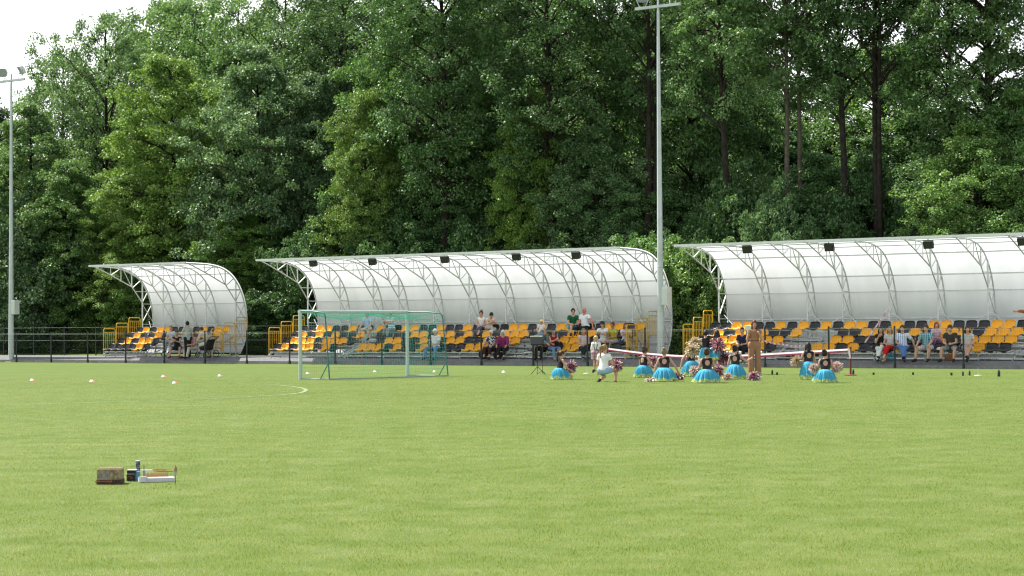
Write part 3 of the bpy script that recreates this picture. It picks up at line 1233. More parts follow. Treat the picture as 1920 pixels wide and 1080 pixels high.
p_round = lambda t: math.sin(math.pi * (0.16 + 0.80 * t)) ** 0.7
p_tall = lambda t: (0.72 + 0.5 * t) * (1 - max(0, (t - 0.72) / 0.28) ** 2 * 0.85)
p_cone = lambda t: (0.85 + 0.25 * math.sin(3.0 * t)) * (1 - max(0, (t - 0.66) / 0.34) ** 2 * 0.75)
p_egg = lambda t: (0.85 + 0.35 * math.sin(math.pi * min(1, t * 1.2))) * (1 - max(0, (t - 0.55) / 0.45) ** 1.8 * 0.8)
p_shrub = lambda t: math.cos(t * 1.35) ** 0.6

VAR = {
    # key: built height, crown radius and meshes
    'maple': (16, 3.4, make_tree(3, 16, 3.4, 1.8, p_egg, 72, LEAF_MAPLE, 0.18, 72, 0.70)),
    'maple_b': (16, 3.4, make_tree(14, 16, 3.4, 2.2, p_egg, 66, LEAF_MAPLE, 0.18, 78, 0.76, droop=0.45, flat=0.36)),
    'horn': (15, 2.6, make_tree(5, 15, 2.6, 1.0, p_cone, 66, LEAF_HORN, 0.15, 84, 0.66, flat=0.36, droop=0.5)),
    'ash': (20, 4.2, make_tree(8, 20, 4.2, 6.0, p_tall, 58, LEAF_ASH, 0.20, 44, 0.74, up=0.75, flat=0.45, density=0.9)),
    'tall': (24, 3.8, make_tree(21, 24, 3.8, 9.0, p_tall, 58, LEAF_MAPLE, 0.19, 56, 0.80, up=0.55, r0=0.30, density=0.9)),
    'tall_b': (24, 3.8, make_tree(33, 24, 3.8, 12.5, p_tall, 32, LEAF_ASH, 0.19, 46, 0.78, up=0.6, r0=0.26, lean=0.05, density=0.8)),
    'forked': (24, 3.8, make_tree(45, 24, 3.8, 13.0, p_tall, 32, LEAF_MAPLE, 0.19, 46, 0.76, up=0.7, r0=0.25, fork=1, density=0.8)),
    'slim': (24, 2.8, make_tree(52, 24, 2.8, 14.0, p_tall, 26, LEAF_ASH, 0.19, 46, 0.72, up=0.8, r0=0.155, bark=BARK_L, density=0.8)),
    'dome': (24, 6.2, make_tree(61, 24, 6.2, 8.0, p_round, 92, LEAF_ASH, 0.26, 54, 1.05, up=0.5, flat=0.5)),
    'dense': (24, 5.0, make_tree(72, 24, 5.0, 2.5, p_egg, 88, LEAF_MAPLE, 0.28, 52, 1.05)),
    'shrub': (5, 2.2, make_tree(83, 5, 2.2, 0.25, p_shrub, 52, LEAF_MAPLE, 0.17, 70, 0.52, r0=0.06, up=0.6, fork=2)),
    'shrub_b': (5, 2.2, make_tree(91, 5, 2.2, 0.2, p_shrub, 46, LEAF_HORN, 0.15, 70, 0.50, r0=0.05, up=0.7, fork=2, flat=0.35)),
    'thicket': (7, 2.4, make_tree(97, 7, 2.4, 0.3, p_egg, 56, LEAF_MAPLE, 0.18, 58, 0.60, r0=0.07, up=0.5, fork=1)),
}
KINDNAME = {'maple': 'maple_tree', 'maple_b': 'maple_tree', 'horn': 'hornbeam_tree', 'ash': 'ash_tree', 'tall': 'tall_tree', 'tall_b': 'tall_tree', 'forked': 'forked_tree', 'slim': 'slim_tree',
            'dome': 'domed_tree', 'dense': 'dense_tree', 'shrub': 'shrub', 'shrub_b': 'shrub', 'thicket': 'young_tree'}


def tree(kind, px, D, top=None, H=None, rw=None, tint=(1, 1, 1), rz=None, label=None, group=None, lean=0.0):
    """px: trunk's place along the picture's width at perpendicular distance D; top: height of its top in the photo"""
    bh, bR, (tm, cm) = VAR[kind]
    p = on_d(px, 620, D)
    depth = float(np.array([p[0], p[1], CH]) @ FWD)
    yh = 620 - 0.006 * (px - 960)
    if H is None:
        H = (yh - top) * depth / F + CH
    sc = H / bh
    sr = (rw / bR) if rw else sc
    nm = KINDNAME[kind]
    z0 = 0.3 if D > 72.5 else 0.25
    t = thing(nm, label, 'shrub' if nm == 'shrub' else 'tree', (p[0], p[1], z0), rz if rz is not None else random.uniform(0, 6.28), group)
    t.scale = (sr, sr, sc)
    t.rotation_euler[1] = lean
    a = link('trunk', tm, t)
    c = link('crown', cm, t)
    v = random.uniform(0.9, 1.1)
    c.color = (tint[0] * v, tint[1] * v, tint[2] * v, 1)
    return t


G1 = 'trees at the front of the wood'
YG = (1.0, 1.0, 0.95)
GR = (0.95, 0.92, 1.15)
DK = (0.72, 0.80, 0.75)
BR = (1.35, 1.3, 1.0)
FRONT = [
    ('maple', -60, 77, 150, 3.6, GR, 'maple tree at the left edge of the frame, behind the light pole'),
    ('ash', 112, 85, 92, 3.4, (1.1, 1.12, 1.1), 'ash tree between the light pole and the taller open ash, on the falling skyline'),
    ('maple_b', 62, 75.5, 188, 3.0, (1.15, 1.15, 1.05), 'maple tree directly right of the light pole, under the open sky'),
    ('thicket', 40, 73.5, 380, 2.6, GR, 'young grey green tree low beside the light pole'),
    ('maple', 128, 75, 300, 2.4, (1.2, 1.2, 1.0), 'fresh green maple low between the light pole and the ash'),
    ('ash', 205, 82, 30, 3.6, (1.15, 1.15, 1.15), 'open ash tree with visible branches against the white sky'),
    ('horn', 330, 77, 100, 3.0, YG, 'yellow green hornbeam rising behind the smallest stand, the largest of them'),
    ('horn', 238, 75.2, 330, 2.0, YG, 'short yellow green hornbeam left of the smallest canopy'),
    ('maple_b', 492, 77.5, 76, 3.2, (1.05, 1.0, 1.25), 'grey green maple above the gap between the two left stands'),
    ('maple', 590, 79, 130, 2.8, GR, 'dusty green maple right of the grey green one behind the goal'),
    ('horn', 682, 75.5, 165, 1.9, YG, 'slender yellow green hornbeam behind the goal crossbar'),
    ('tall', 640, 84, -40, 3.6, DK, 'tall dark tree behind the slender yellow green hornbeam'),
    ('maple', 758, 79.5, -20, 3.1, (1.05, 1.15, 0.95), 'bright green tall maple above the long canopy left of its middle'),
    ('tall', 832, 76, -150, 3.4, DK, 'tall tree with a dark trunk showing above the long canopy'),
    ('maple_b', 900, 80, 20, 3.0, (0.9, 0.95, 0.9), 'dark maple above the middle of the long canopy'),
    ('horn', 1000, 76.5, 170, 1.7, (1.0, 1.05, 0.8), 'narrow light hornbeam above the boy in the yellow hat'),
    ('tall', 1036, 76, -170, 3.4, DK, 'tall tree with a thick dark trunk left of the tall pole'),
    ('maple', 1118, 76.5, 238, 2.5, (1.1, 1.1, 1.2), 'small pale maple in front of the dark trunks beside the tall pole'),
    ('tall_b', 1172, 80, -190, 3.4, (0.95, 1, 0.9), 'tall tree just left of the pole lamp'),
    ('forked', 1213, 76.3, -200, 3.2, DK, 'forked tall tree directly behind the tall pole'),
    ('maple_b', 1300, 82, -10, 3.0, (1, 1.05, 0.95), 'leafy tall maple right of the tall pole'),
    ('tall_b', 1378, 75, -210, 3.0, (1.05, 1.08, 1.0), 'leaning tall tree above the left end of the right canopy'),
    ('slim', 1472, 75, -190, 2.9, (1, 1, 0.95), 'slim tree with a pale bare trunk above the right canopy'),
    ('slim', 1500, 76, -220, 2.8, (0.9, 0.95, 0.9), 'slim tree close behind the pale bare trunk'),
    ('tall_b', 1600, 75.5, -240, 3.0, (0.9, 0.95, 0.85), 'leaning tree with sky showing left of its trunk'),
    ('forked', 1650, 76, -260, 3.2, DK, 'tall thick trunked tree in front of the round topped one'),
    ('forked', 1782, 75, -260, 2.8, (0.9, 0.95, 0.85), 'tree with two slender upright stems near the right edge'),
    ('tall', 1852, 76, -300, 3.6, (0.8, 0.85, 0.75), 'thick dark trunked tall tree at the right edge'),
    ('maple', 1830, 74, 225, 2.5, BR, 'bright fresh green maple above the right end of the roof'),
    ('maple_b', 1915, 75, 170, 2.3, (1.1, 1.15, 0.95), 'fresh green maple cut by the right edge of the frame'),
    ('thicket', 1455, 74, 360, 1.5, (1.1, 1.1, 1.2), 'small pale young tree low beside the pale bare trunk'),
    ('maple_b', 1545, 77, 290, 2.2, (0.85, 0.95, 0.9), 'dark low maple under the leaning tree above the right canopy'),
    ('thicket', 1640, 77, 320, 2.2, DK, 'dark young tree above the middle of the right canopy'),
    ('horn', 445, 75, 400, 1.9, (0.8, 0.9, 0.8), 'dark low hornbeam behind the right end of the smallest canopy'),
    ('maple', 840, 78, 330, 2.4, (0.7, 0.8, 0.75), 'dark low maple behind the middle of the long canopy'),
    ('maple_b', 950, 79, 300, 2.3, (0.8, 0.85, 0.8), 'dark low maple left of the narrow light hornbeam'),
    ('thicket', 620, 75.5, 400, 2.1, DK, 'dark young tree behind the left end of the long canopy'),
    ('thicket', 740, 76, 390, 2.1, (0.8, 0.88, 0.78), 'dark young tree above the goal right post'),
    ('maple', 1220, 77.5, 300, 2.2, (1.0, 1.05, 1.0), 'young maple low behind the tall pole'),
    ('thicket', 1375, 75.5, 330, 2.0, (0.9, 0.95, 0.9), 'young tree above the left tip of the right canopy'),
]
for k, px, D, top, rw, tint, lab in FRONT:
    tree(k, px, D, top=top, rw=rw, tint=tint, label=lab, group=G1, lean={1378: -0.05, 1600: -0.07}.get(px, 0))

tree('ash', 545, 90, top=-30, rw=4.4, tint=(1, 1.05, 0.9), label='airy tall tree with sky specks between the round tree and the dark trees', group=G1)
tree('ash', 455, 92, top=-10, rw=4.0, tint=(1, 1.05, 0.9), label='airy tall tree touching the right side of the round topped tree', group=G1)
tree('dome', 345, 96, top=-6, rw=6.0, tint=(1.2, 1.2, 1.1), label='huge round topped tree under the sky at the left of the wood', group=G1)
tree('dome', 1655, 100, top=86, rw=5.2, tint=(1.0, 1.05, 0.85), label='round topped tree seen through the sky gap among the trunks', group=G1)

G2 = 'shrubs along the edge of the wood'
SHR = [
    ('shrub', 1290, 70.9, 478, 1.9, BR, 'bright green shrub between the long canopy and the right canopy'),
    ('shrub', 1345, 71.8, 470, 1.7, (1.2, 1.2, 1.05), 'green shrub behind the left end frame of the right canopy'),
    ('shrub', 1228, 72.2, 450, 2.0, (1.1, 1.15, 1.0), 'tall green shrub behind the right end of the long canopy'),
    ('shrub_b', 190, 75.5, 570, 1.5, (0.75, 0.8, 0.8), 'light green shrub left of the smallest stand'),
    ('shrub', 90, 74.5, 560, 1.8, (0.7, 0.8, 0.75), 'dark shrub behind the fence right of the left light pole'),
    ('shrub', 15, 74, 550, 1.9, (0.75, 0.85, 0.8), 'dark shrub behind the left light pole'),
    ('shrub', 500, 73, 560, 1.8, (0.6, 0.7, 0.65), 'dark shrub in the gap right of the smallest stand'),
    ('shrub_b', 255, 74.5, 520, 1.7, (0.7, 0.8, 0.75), 'dim shrub seen through the open side of the smallest canopy'),
]
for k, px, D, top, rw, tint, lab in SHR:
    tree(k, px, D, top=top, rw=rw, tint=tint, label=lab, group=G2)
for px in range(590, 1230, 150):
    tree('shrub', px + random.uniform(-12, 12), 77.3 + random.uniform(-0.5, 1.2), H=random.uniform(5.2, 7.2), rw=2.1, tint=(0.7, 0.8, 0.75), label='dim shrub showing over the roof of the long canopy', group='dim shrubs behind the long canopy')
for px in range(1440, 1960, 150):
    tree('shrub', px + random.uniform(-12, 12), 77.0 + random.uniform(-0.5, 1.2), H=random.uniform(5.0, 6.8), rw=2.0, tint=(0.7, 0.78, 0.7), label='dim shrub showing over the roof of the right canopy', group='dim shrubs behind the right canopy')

G3 = 'trees deep in the wood'
LAB3 = 'shaded tree deep in the wood, mostly hidden behind the front trees'
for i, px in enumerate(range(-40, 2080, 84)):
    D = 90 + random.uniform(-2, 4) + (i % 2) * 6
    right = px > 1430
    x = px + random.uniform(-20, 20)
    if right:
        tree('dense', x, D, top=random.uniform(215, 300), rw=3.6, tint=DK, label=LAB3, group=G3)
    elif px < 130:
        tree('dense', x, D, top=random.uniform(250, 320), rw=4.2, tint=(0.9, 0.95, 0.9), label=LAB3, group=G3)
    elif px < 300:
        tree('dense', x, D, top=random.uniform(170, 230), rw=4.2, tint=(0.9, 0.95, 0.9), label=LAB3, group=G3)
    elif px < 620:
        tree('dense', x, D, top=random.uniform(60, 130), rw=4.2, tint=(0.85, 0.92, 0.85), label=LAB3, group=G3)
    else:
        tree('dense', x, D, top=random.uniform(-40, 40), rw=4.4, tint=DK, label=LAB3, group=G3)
for i, px in enumerate(range(-20, 2000, 104)):
    D = 80.5 + random.uniform(-1.5, 3.5)
    tree('thicket', px + random.uniform(-20, 20), D, H=random.uniform(6.5, 10), rw=random.uniform(2.0, 2.7), tint=(0.75, 0.84, 0.78), label='shaded young tree of the understorey between the tall trunks', group='young trees of the understorey')


# the far wood, one mass
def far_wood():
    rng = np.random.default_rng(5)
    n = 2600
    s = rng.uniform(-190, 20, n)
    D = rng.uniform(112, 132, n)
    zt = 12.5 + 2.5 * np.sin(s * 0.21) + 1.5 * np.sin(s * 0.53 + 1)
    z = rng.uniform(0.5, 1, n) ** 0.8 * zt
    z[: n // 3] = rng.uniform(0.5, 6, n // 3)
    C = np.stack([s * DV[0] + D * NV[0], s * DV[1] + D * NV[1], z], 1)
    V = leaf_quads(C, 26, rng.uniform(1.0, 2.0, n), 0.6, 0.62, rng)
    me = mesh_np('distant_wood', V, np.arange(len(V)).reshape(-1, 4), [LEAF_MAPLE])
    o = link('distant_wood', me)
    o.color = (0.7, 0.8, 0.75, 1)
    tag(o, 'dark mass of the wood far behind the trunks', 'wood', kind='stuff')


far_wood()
# ------------------------------------------------------------------ people
class Field:
    """distance field on a grid, meshed with surface nets into one closed skin"""

    def __init__(self, lo, hi, vox):
        self.vox = vox
        self.lo = np.array(lo, float)
        n = np.ceil((np.array(hi) - self.lo) / vox).astype(int) + 2
        self.n = n
        self.f = np.full(n, 0.2, np.float32)

    def _box(self, a, b, pad):
        lo = np.minimum(a, b) - pad
        hi = np.maximum(a, b) + pad
        i0 = np.clip(np.floor((lo - self.lo) / self.vox).astype(int), 0, self.n - 1)
        i1 = np.clip(np.ceil((hi - self.lo) / self.vox).astype(int) + 1, 1, self.n)
        if np.any(i1 <= i0):
            return None, None
        sl = tuple(slice(x, y) for x, y in zip(i0, i1))
        g = np.stack(np.meshgrid(*[self.lo[k] + self.vox * np.arange(i0[k], i1[k]) for k in range(3)], indexing='ij'), -1)
        return sl, g

    def _smin(self, sl, d, k):
        a = self.f[sl]
        h = np.clip(0.5 + 0.5 * (a - d) / k, 0, 1)
        self.f[sl] = a * (1 - h) + d * h - k * h * (1 - h)

    def cone(self, a, b, r1, r2, k=0.025, flat=None, fl=1.0, cap=False):
        a = np.array(a, float); b = np.array(b, float)
        sl, g = self._box(a, b, max(r1, r2) * max(1, 1 / min(fl, 1) if fl < 1 else fl) + 0.06)
        if sl is None:
            return
        ab = b - a
        L2 = ab @ ab + 1e-12
        t = np.clip(((g - a) @ ab) / L2, 0, 1)
        v = g - (a + t[..., None] * ab)
        if flat is not None:
            q = v @ flat
            v = v + flat * (q * (1 / fl - 1))[..., None]
        d = np.linalg.norm(v, axis=-1) - (r1 + (r2 - r1) * t)
        if cap:
            u = ab / math.sqrt(L2)
            d = np.maximum(d, (g - b) @ u)
        self._smin(sl, d, k)

    def ell(self, c, rx, ry, rz, X, Y, Zx, k=0.02, sub=False):
        c = np.array(c, float)
        sl, g = self._box(c, c, max(rx, ry, rz) + 0.05)
        if sl is None:
            return
        v = g - c
        q = np.sqrt((v @ X / rx) ** 2 + (v @ Y / ry) ** 2 + (v @ Zx / rz) ** 2)
        d = (q - 1) * min(rx, ry, rz)
        if sub:
            self.f[sl] = np.maximum(self.f[sl], -d)
        else:
            self._smin(sl, d, k)

    def cut(self, p, nrm):
        g = np.stack(np.meshgrid(*[self.lo[k] + self.vox * np.arange(self.n[k]) for k in range(3)], indexing='ij'), -1)
        self.f = np.maximum(self.f, ((g - np.array(p)) @ np.array(nrm)).astype(np.float32))

    def mesh(self):
        f = self.f
        ins = f < 0
        n = np.array(f.shape)
        cn = n - 1
        acc = np.zeros((*cn, 3)); cnt = np.zeros(cn)
        idx = np.stack(np.meshgrid(*[np.arange(c) for c in cn], indexing='ij'), -1).astype(float)
        for ax in range(3):
            for o1 in (0, 1):
                for o2 in (0, 1):
                    offs = [0, 0, 0]
                    oth = [x for x in range(3) if x != ax]
                    offs[oth[0]] = o1; offs[oth[1]] = o2
                    s0 = tuple(slice(offs[k], offs[k] + cn[k]) for k in range(3))
                    o = list(offs); o[ax] += 1
                    s1 = tuple(slice(o[k], o[k] + cn[k]) for k in range(3))
                    fa, fb = f[s0], f[s1]
                    cr = (fa < 0) != (fb < 0)
                    t = np.where(cr, fa / np.where(cr, fa - fb, 1), 0)
                    pos = [float(offs[0]), float(offs[1]), float(offs[2])]
                    for k in range(3):
                        acc[..., k] += np.where(cr, pos[k] + (t if k == ax else 0), 0)
                    cnt += cr
        act = cnt > 0
        vid = np.full(cn, -1, np.int64)
        vid[act] = np.arange(act.sum())
        V = (idx[act] + acc[act] / cnt[act][:, None]) * self.vox + self.lo
        Q = []
        for ax in range(3):
            oth = [x for x in range(3) if x != ax]
            sl0 = [slice(1, cn[k]) if k != ax else slice(0, cn[k]) for k in range(3)]
            sl1 = list(sl0)
            sl1[ax] = slice(1, cn[ax] + 1)
            a = ins[tuple(sl0)]; b = ins[tuple(sl1)]
            cr = a != b
            ii = np.argwhere(cr)
            if len(ii) == 0:
                continue
            for k in oth:
                ii[:, k] += 1
            e1 = np.zeros(3, int); e1[oth[0]] = 1
            e2 = np.zeros(3, int); e2[oth[1]] = 1
            q = np.stack([vid[tuple((ii - e1 - e2).T)], vid[tuple((ii - e2).T)], vid[tuple(ii.T)], vid[tuple((ii - e1).T)]], 1)
            flip = a[cr]
            if ax == 1:
                flip = ~flip
            q[~flip] = q[~flip][:, ::-1]
            Q.append(q)
        Q = np.concatenate(Q)
        Q = Q[(Q >= 0).all(1)]
        return V, Q


def nrmz(v):
    v = np.array(v, float)
    return v / (np.linalg.norm(v) + 1e-12)


def skin_mat(name, c):
    return mat('skin_' + name, c, 0.55, 0, 0.06, 12, spec=0.35)


SKINS = {'fair': skin_mat('fair', (0.52, 0.30, 0.21)), 'tan': skin_mat('tan', (0.40, 0.21, 0.13)), 'red': skin_mat('red', (0.52, 0.22, 0.16))}
EYE = mat('eye_dark', (0.02, 0.015, 0.012), 0.3)
LIP = mat('lip', (0.34, 0.11, 0.09), 0.5)
CLOTH = {}


def cloth(name, c, rough=0.85):
    return mat('cloth_' + name, c, rough, 0, 0.12, 7, 0.15, spec=0.2)


def hairm(c):
    return mat('hair_%d_%d_%d' % tuple(int(x * 1000) for x in c), c, 0.55, 0, 0.35, 25, 0.4, spec=0.3)


SHOE_M = cloth('shoe_dark', (0.02, 0.02, 0.022))
VOX = 0.0155


def person(label, loc, rz, H=1.7, pelvis=None, spine=(0, 0, 1), twist=0.0, head=(0, 0.15, 1), look=None,
           thR=(0, 0, -1), shR=(0, 0, -1), thL=(0, 0, -1), shL=(0, 0, -1),
           uaR=(0.18, 0, -1), faR=(0.1, 0.25, -1), uaL=(-0.18, 0, -1), faL=(-0.1, 0.25, -1),
           skin='fair', hair=('short', (0.05, 0.03, 0.015)), top=None, bottom=None, shoes=SHOE_M, hat=None, group=None, stout=1.0, hs=1.0, keyhole=False, foot=None, curl=0.6):
    """one person facing local +Y; direction vectors pose the limbs"""
    h = H / 1.7
    st = stout
    t = thing('person', label, 'person', loc, rz, group)
    S = nrmz(spine)
    Rt = np.array([math.cos(twist), math.sin(twist), 0.0])
    Rt = nrmz(Rt - S * (Rt @ S))
    Fw = np.cross(S, Rt)
    P = np.array([0, 0, (pelvis if pelvis is not None else 0.92 * h)])
    hipR, hipL = P + Rt * 0.088 * h * (0.6 + 0.4 * st) - S * 0.02 * h, P - Rt * 0.088 * h * (0.6 + 0.4 * st) - S * 0.02 * h
    chest = P + S * 0.36 * h
    neck = P + S * 0.50 * h
    shR_, shL_ = P + S * 0.455 * h + Rt * 0.165 * h * (0.7 + 0.3 * st), P + S * 0.455 * h - Rt * 0.165 * h * (0.7 + 0.3 * st)
    hd = nrmz(head)
    hc = neck + S * 0.045 * h + hd * 0.135 * h * (0.5 + 0.5 * hs)
    lk = nrmz(look) if look is not None else Fw
    lk = nrmz(lk - hd * (lk @ hd))
    hx = np.cross(lk, hd)
    legs = []
    for hip, th, sh, sgn in ((hipR, thR, shR, 1), (hipL, thL, shL, -1)):
        kn = hip + nrmz(th) * 0.425 * h
        an = kn + nrmz(sh) * 0.42 * h
        sd = nrmz(sh)
        if foot is not None:
            ft = nrmz(foot)
        else:
            fwd = np.array([Fw[0], Fw[1], 0.0]) + Rt * 0.2 * sgn
            if abs(sd[2]) < 0.5:
                fwd = sd + np.array([0, 0, -0.15])
            ft = nrmz(fwd)
        legs.append((hip, kn, an, an + ft * 0.155 * h - np.array([0, 0, 0.03 * h]) * (1 if abs(sd[2]) > 0.5 else 0)))
    arms = []
    for sh, ua, fa in ((shR_, uaR, faR), (shL_, uaL, faL)):
        el = sh + nrmz(ua) * 0.285 * h
        wr = el + nrmz(fa) * 0.245 * h
        arms.append((sh, el, wr, wr + nrmz(fa) * 0.085 * h))
    pts = [P, neck, hc] + [q for l in legs for q in l] + [q for a in arms for q in a]
    lo = np.min(pts, axis=0) - 0.30
    hi = np.max(pts, axis=0) + 0.30

    def torso(fl, m, low=True):
        if low:
            fl.cone(hipR + S * 0.03, hipL + S * 0.03, (0.105 * st) * h + m, (0.105 * st) * h + m, 0.03, Fw, 0.88)
        fl.cone(P + S * 0.02 * h, P + S * 0.22 * h, 0.128 * h * st + m, 0.115 * h * st + m, 0.04, Fw, 0.76)
        fl.cone(P + S * 0.20 * h, P + S * 0.36 * h, 0.118 * h * st + m, 0.135 * h * (0.6 + 0.4 * st) + m, 0.04, Fw, 0.74)
        fl.cone(shR_ - Rt * 0.03 * h - S * 0.012, shL_ + Rt * 0.03 * h - S * 0.012, 0.062 * h + m, 0.062 * h + m, 0.05)

    # ---- body
    f = Field(lo, hi, VOX)
    torso(f, 0.0)
    f.cone(P + S * 0.46 * h, hc - hd * 0.05 * h, 0.056 * h, 0.050 * h, 0.03)
    for hip, kn, an, toe in legs:
        f.cone(hip, kn, 0.082 * h * st, 0.056 * h, 0.03)
        f.cone(kn, kn + (an - kn) * 0.35, 0.056 * h, 0.054 * h * (0.7 + 0.3 * st), 0.02)
        f.cone(kn + (an - kn) * 0.35, an, 0.053 * h * (0.7 + 0.3 * st), 0.036 * h, 0.02)
        f.cone(an - (toe - an) * 0.25, toe, 0.040 * h, 0.030 * h, 0.02)
    for sh, el, wr, ha in arms:
        f.cone(sh, el, 0.047 * h * st, 0.039 * h, 0.025)
        f.cone(el, wr, 0.039 * h, 0.027 * h, 0.015)
        f.cone(wr, ha, 0.030 * h, 0.034 * h, 0.012)
    hr = 0.104 * h * hs
    f.ell(hc + hd * 0.012 * h, 0.076 * h * hs, 0.094 * h * hs, hr, hx, lk, hd, 0.02)
    f.ell(hc - hd * 0.055 * h * hs + lk * 0.022 * h, 0.056 * h * hs, 0.066 * h * hs, 0.062 * h * hs, hx, lk, hd, 0.02)
    f.cone(hc + lk * 0.088 * h * hs + hd * 0.008 * h, hc + lk * 0.106 * h * hs - hd * 0.026 * h, 0.010 * h, 0.016 * h, 0.01)
    for sg in (1, -1):
        f.ell(hc + hx * sg * 0.078 * h * hs - lk * 0.005 - hd * 0.008, 0.014 * h, 0.022 * h, 0.034 * h, hx, lk, hd, 0.006)
    V, Q = f.mesh()
    # fingers: short tapered tubes rooted in the palms
    fb = MB()
    for (sh, el, wr, ha), sgn in zip(arms, (1, -1)):
        d = nrmz(ha - wr)
        pn = nrmz(np.cross(d, np.array([0, 0, 1.0])) if abs(d[2]) < 0.9 else -Rt * sgn)
        pn = pn if pn @ (P - wr) > 0 else -pn
        sd = np.cross(d, pn)
        for k, (o, ln) in enumerate(((-0.028, 0.068), (-0.009, 0.078), (0.010, 0.073), (0.028, 0.056))):
            a = ha + sd * o * h - d * 0.01 * h
            m = a + (d * (1 - 0.3 * curl) + pn * 0.5 * curl) * ln * 0.55 * h
            e = m + (d * (1 - 0.9 * curl) + pn * 1.0 * curl) * ln * 0.5 * h
            fb.tube([tuple(a), tuple(m), tuple(e)], [0.0095 * h, 0.0085 * h, 0.006 * h], 6)
        a = wr + d * 0.025 * h - sd * 0.028 * h
        m = a + (d * 0.5 - sd * 0.75 + pn * 0.3) * 0.045 * h
        fb.tube([tuple(a), tuple(m), tuple(m + (d * 0.8 + pn * 0.5) * 0.032 * h)], [0.012 * h, 0.010 * h, 0.007 * h], 6)
    me = mesh_np('body', V, Q, [SKINS[skin], EYE, LIP], True)
    cen = V[Q].mean(1)
    mi = np.zeros(len(Q), np.int32)
    for sg in (1, -1):
        e = hc + lk * 0.085 * h * hs + hx * sg * 0.033 * h * hs + hd * 0.012 * h
        mi[np.linalg.norm(cen - e, axis=1) < 0.0135 * h] = 1
    dm = (cen - (hc + lk * 0.088 * h * hs - hd * 0.060 * h * hs))
    mi[((dm @ hx / 0.026 / h) ** 2 + (dm @ hd / 0.010 / h) ** 2 + (dm @ lk / 0.03) ** 2) < 1] = 2
    me.polygons.foreach_set('material_index', mi)
    # append the fingers to the same mesh
    import bmesh
    bm = bmesh.new()
    bm.from_mesh(me)
    tmp = fb.mesh('tmp', SKINS[skin], False)
    tmp.polygons.foreach_set('use_smooth', np.ones(len(tmp.polygons), dtype=bool))
    bm.from_mesh(tmp)
    bm.to_mesh(me)
    bm.free()
    bpy.data.meshes.remove(tmp)
    link('body', me, t)

    # ---- clothes
    if top:
        m = 0.014
        f = Field(lo, hi, VOX)
        torso(f, m, low=top.get('long', True))
        if top.get('long', True):
            f.cone(P - S * 0.02 * h, P + S * 0.1 * h, 0.138 * h * st + m, 0.128 * h * st + m, 0.03, Fw, 0.80)
        sl = top.get('sleeve', 0.5)
        for sh, el, wr, ha in arms:
            if sl > 0:
                a = min(sl, 1.0)
                f.cone(sh, sh + (el - sh) * a, 0.050 * h * st + m, 0.046 * h * st + m, 0.03, cap=True)
            if sl > 1:
                f.cone(el, el + (wr - el) * (sl - 1), 0.041 * h + m, 0.034 * h + m, 0.02, cap=True)
        f.ell(neck + S * 0.02 * h + Fw * top.get('vneck', 0.02), 0.074 * h, 0.074 * h, 0.07 * h, Rt, Fw, S, sub=True)
        if keyhole:
            f.ell(P + S * 0.365 * h - Fw * 0.10 * h, 0.078 * h, 0.11 * h, 0.088 * h, Rt, Fw, S, sub=True)
        if sl == 0:
            for sh in (shR_, shL_):
                sg = 1 if (sh - P) @ Rt > 0 else -1
                f.ell(sh + Rt * sg * 0.045 * h + S * 0.0, 0.062 * h, 0.075 * h, 0.10 * h, Rt, Fw, S, sub=True)
        hem = top.get('hem', -0.10)
        f.cut(P + S * hem * h, -S)
        V, Q = f.mesh()
        link(top.get('name', 'shirt'), mesh_np('shirt', V, Q, [top['m']], True), t)
    if bottom:
        m = bottom.get('loose', 0.014)
        f = Field(lo, hi, VOX)
        f.cone(hipR + S * 0.02, hipL + S * 0.02, 0.108 * st * h + m, 0.108 * st * h + m, 0.03, Fw, 0.9)
        f.cone(P, P + S * 0.13 * h, 0.126 * st * h + m, 0.116 * st * h + m * 0.7, 0.03, Fw, 0.78)
        L = bottom.get('len', 2.0)
        for hip, kn, an, toe in legs:
            a = min(L, 1)
            w = bottom.get('flare', 0.0)
            f.cone(hip, hip + (kn - hip) * a, 0.084 * st * h + m, (0.084 * st + (0.060 - 0.084 * st) * a) * h + m + w * 0.3, 0.03, cap=(a < 1))
            if L > 1:
                f.cone(kn, kn + (an - kn) * (L - 1), 0.060 * h + m + w * 0.3, (0.047) * h + m + w, 0.02, cap=True)
        V, Q = f.mesh()
        link(bottom.get('name', 'trousers'), mesh_np('trousers', V, Q, [bottom['m']], True), t)
    if shoes:
        for hip, kn, an, toe in legs:
            f = Field(np.minimum(an, toe) - 0.12, np.maximum(an, toe) + 0.12, 0.012)
            f.cone(an - (toe - an) * 0.28, toe, 0.048 * h, 0.040 * h, 0.02)
            f.cone(an, an + (kn - an) * 0.08, 0.044 * h, 0.044 * h, 0.02)
            V, Q = f.mesh()
            link('shoe', mesh_np('shoe', V, Q, [shoes], True), t)
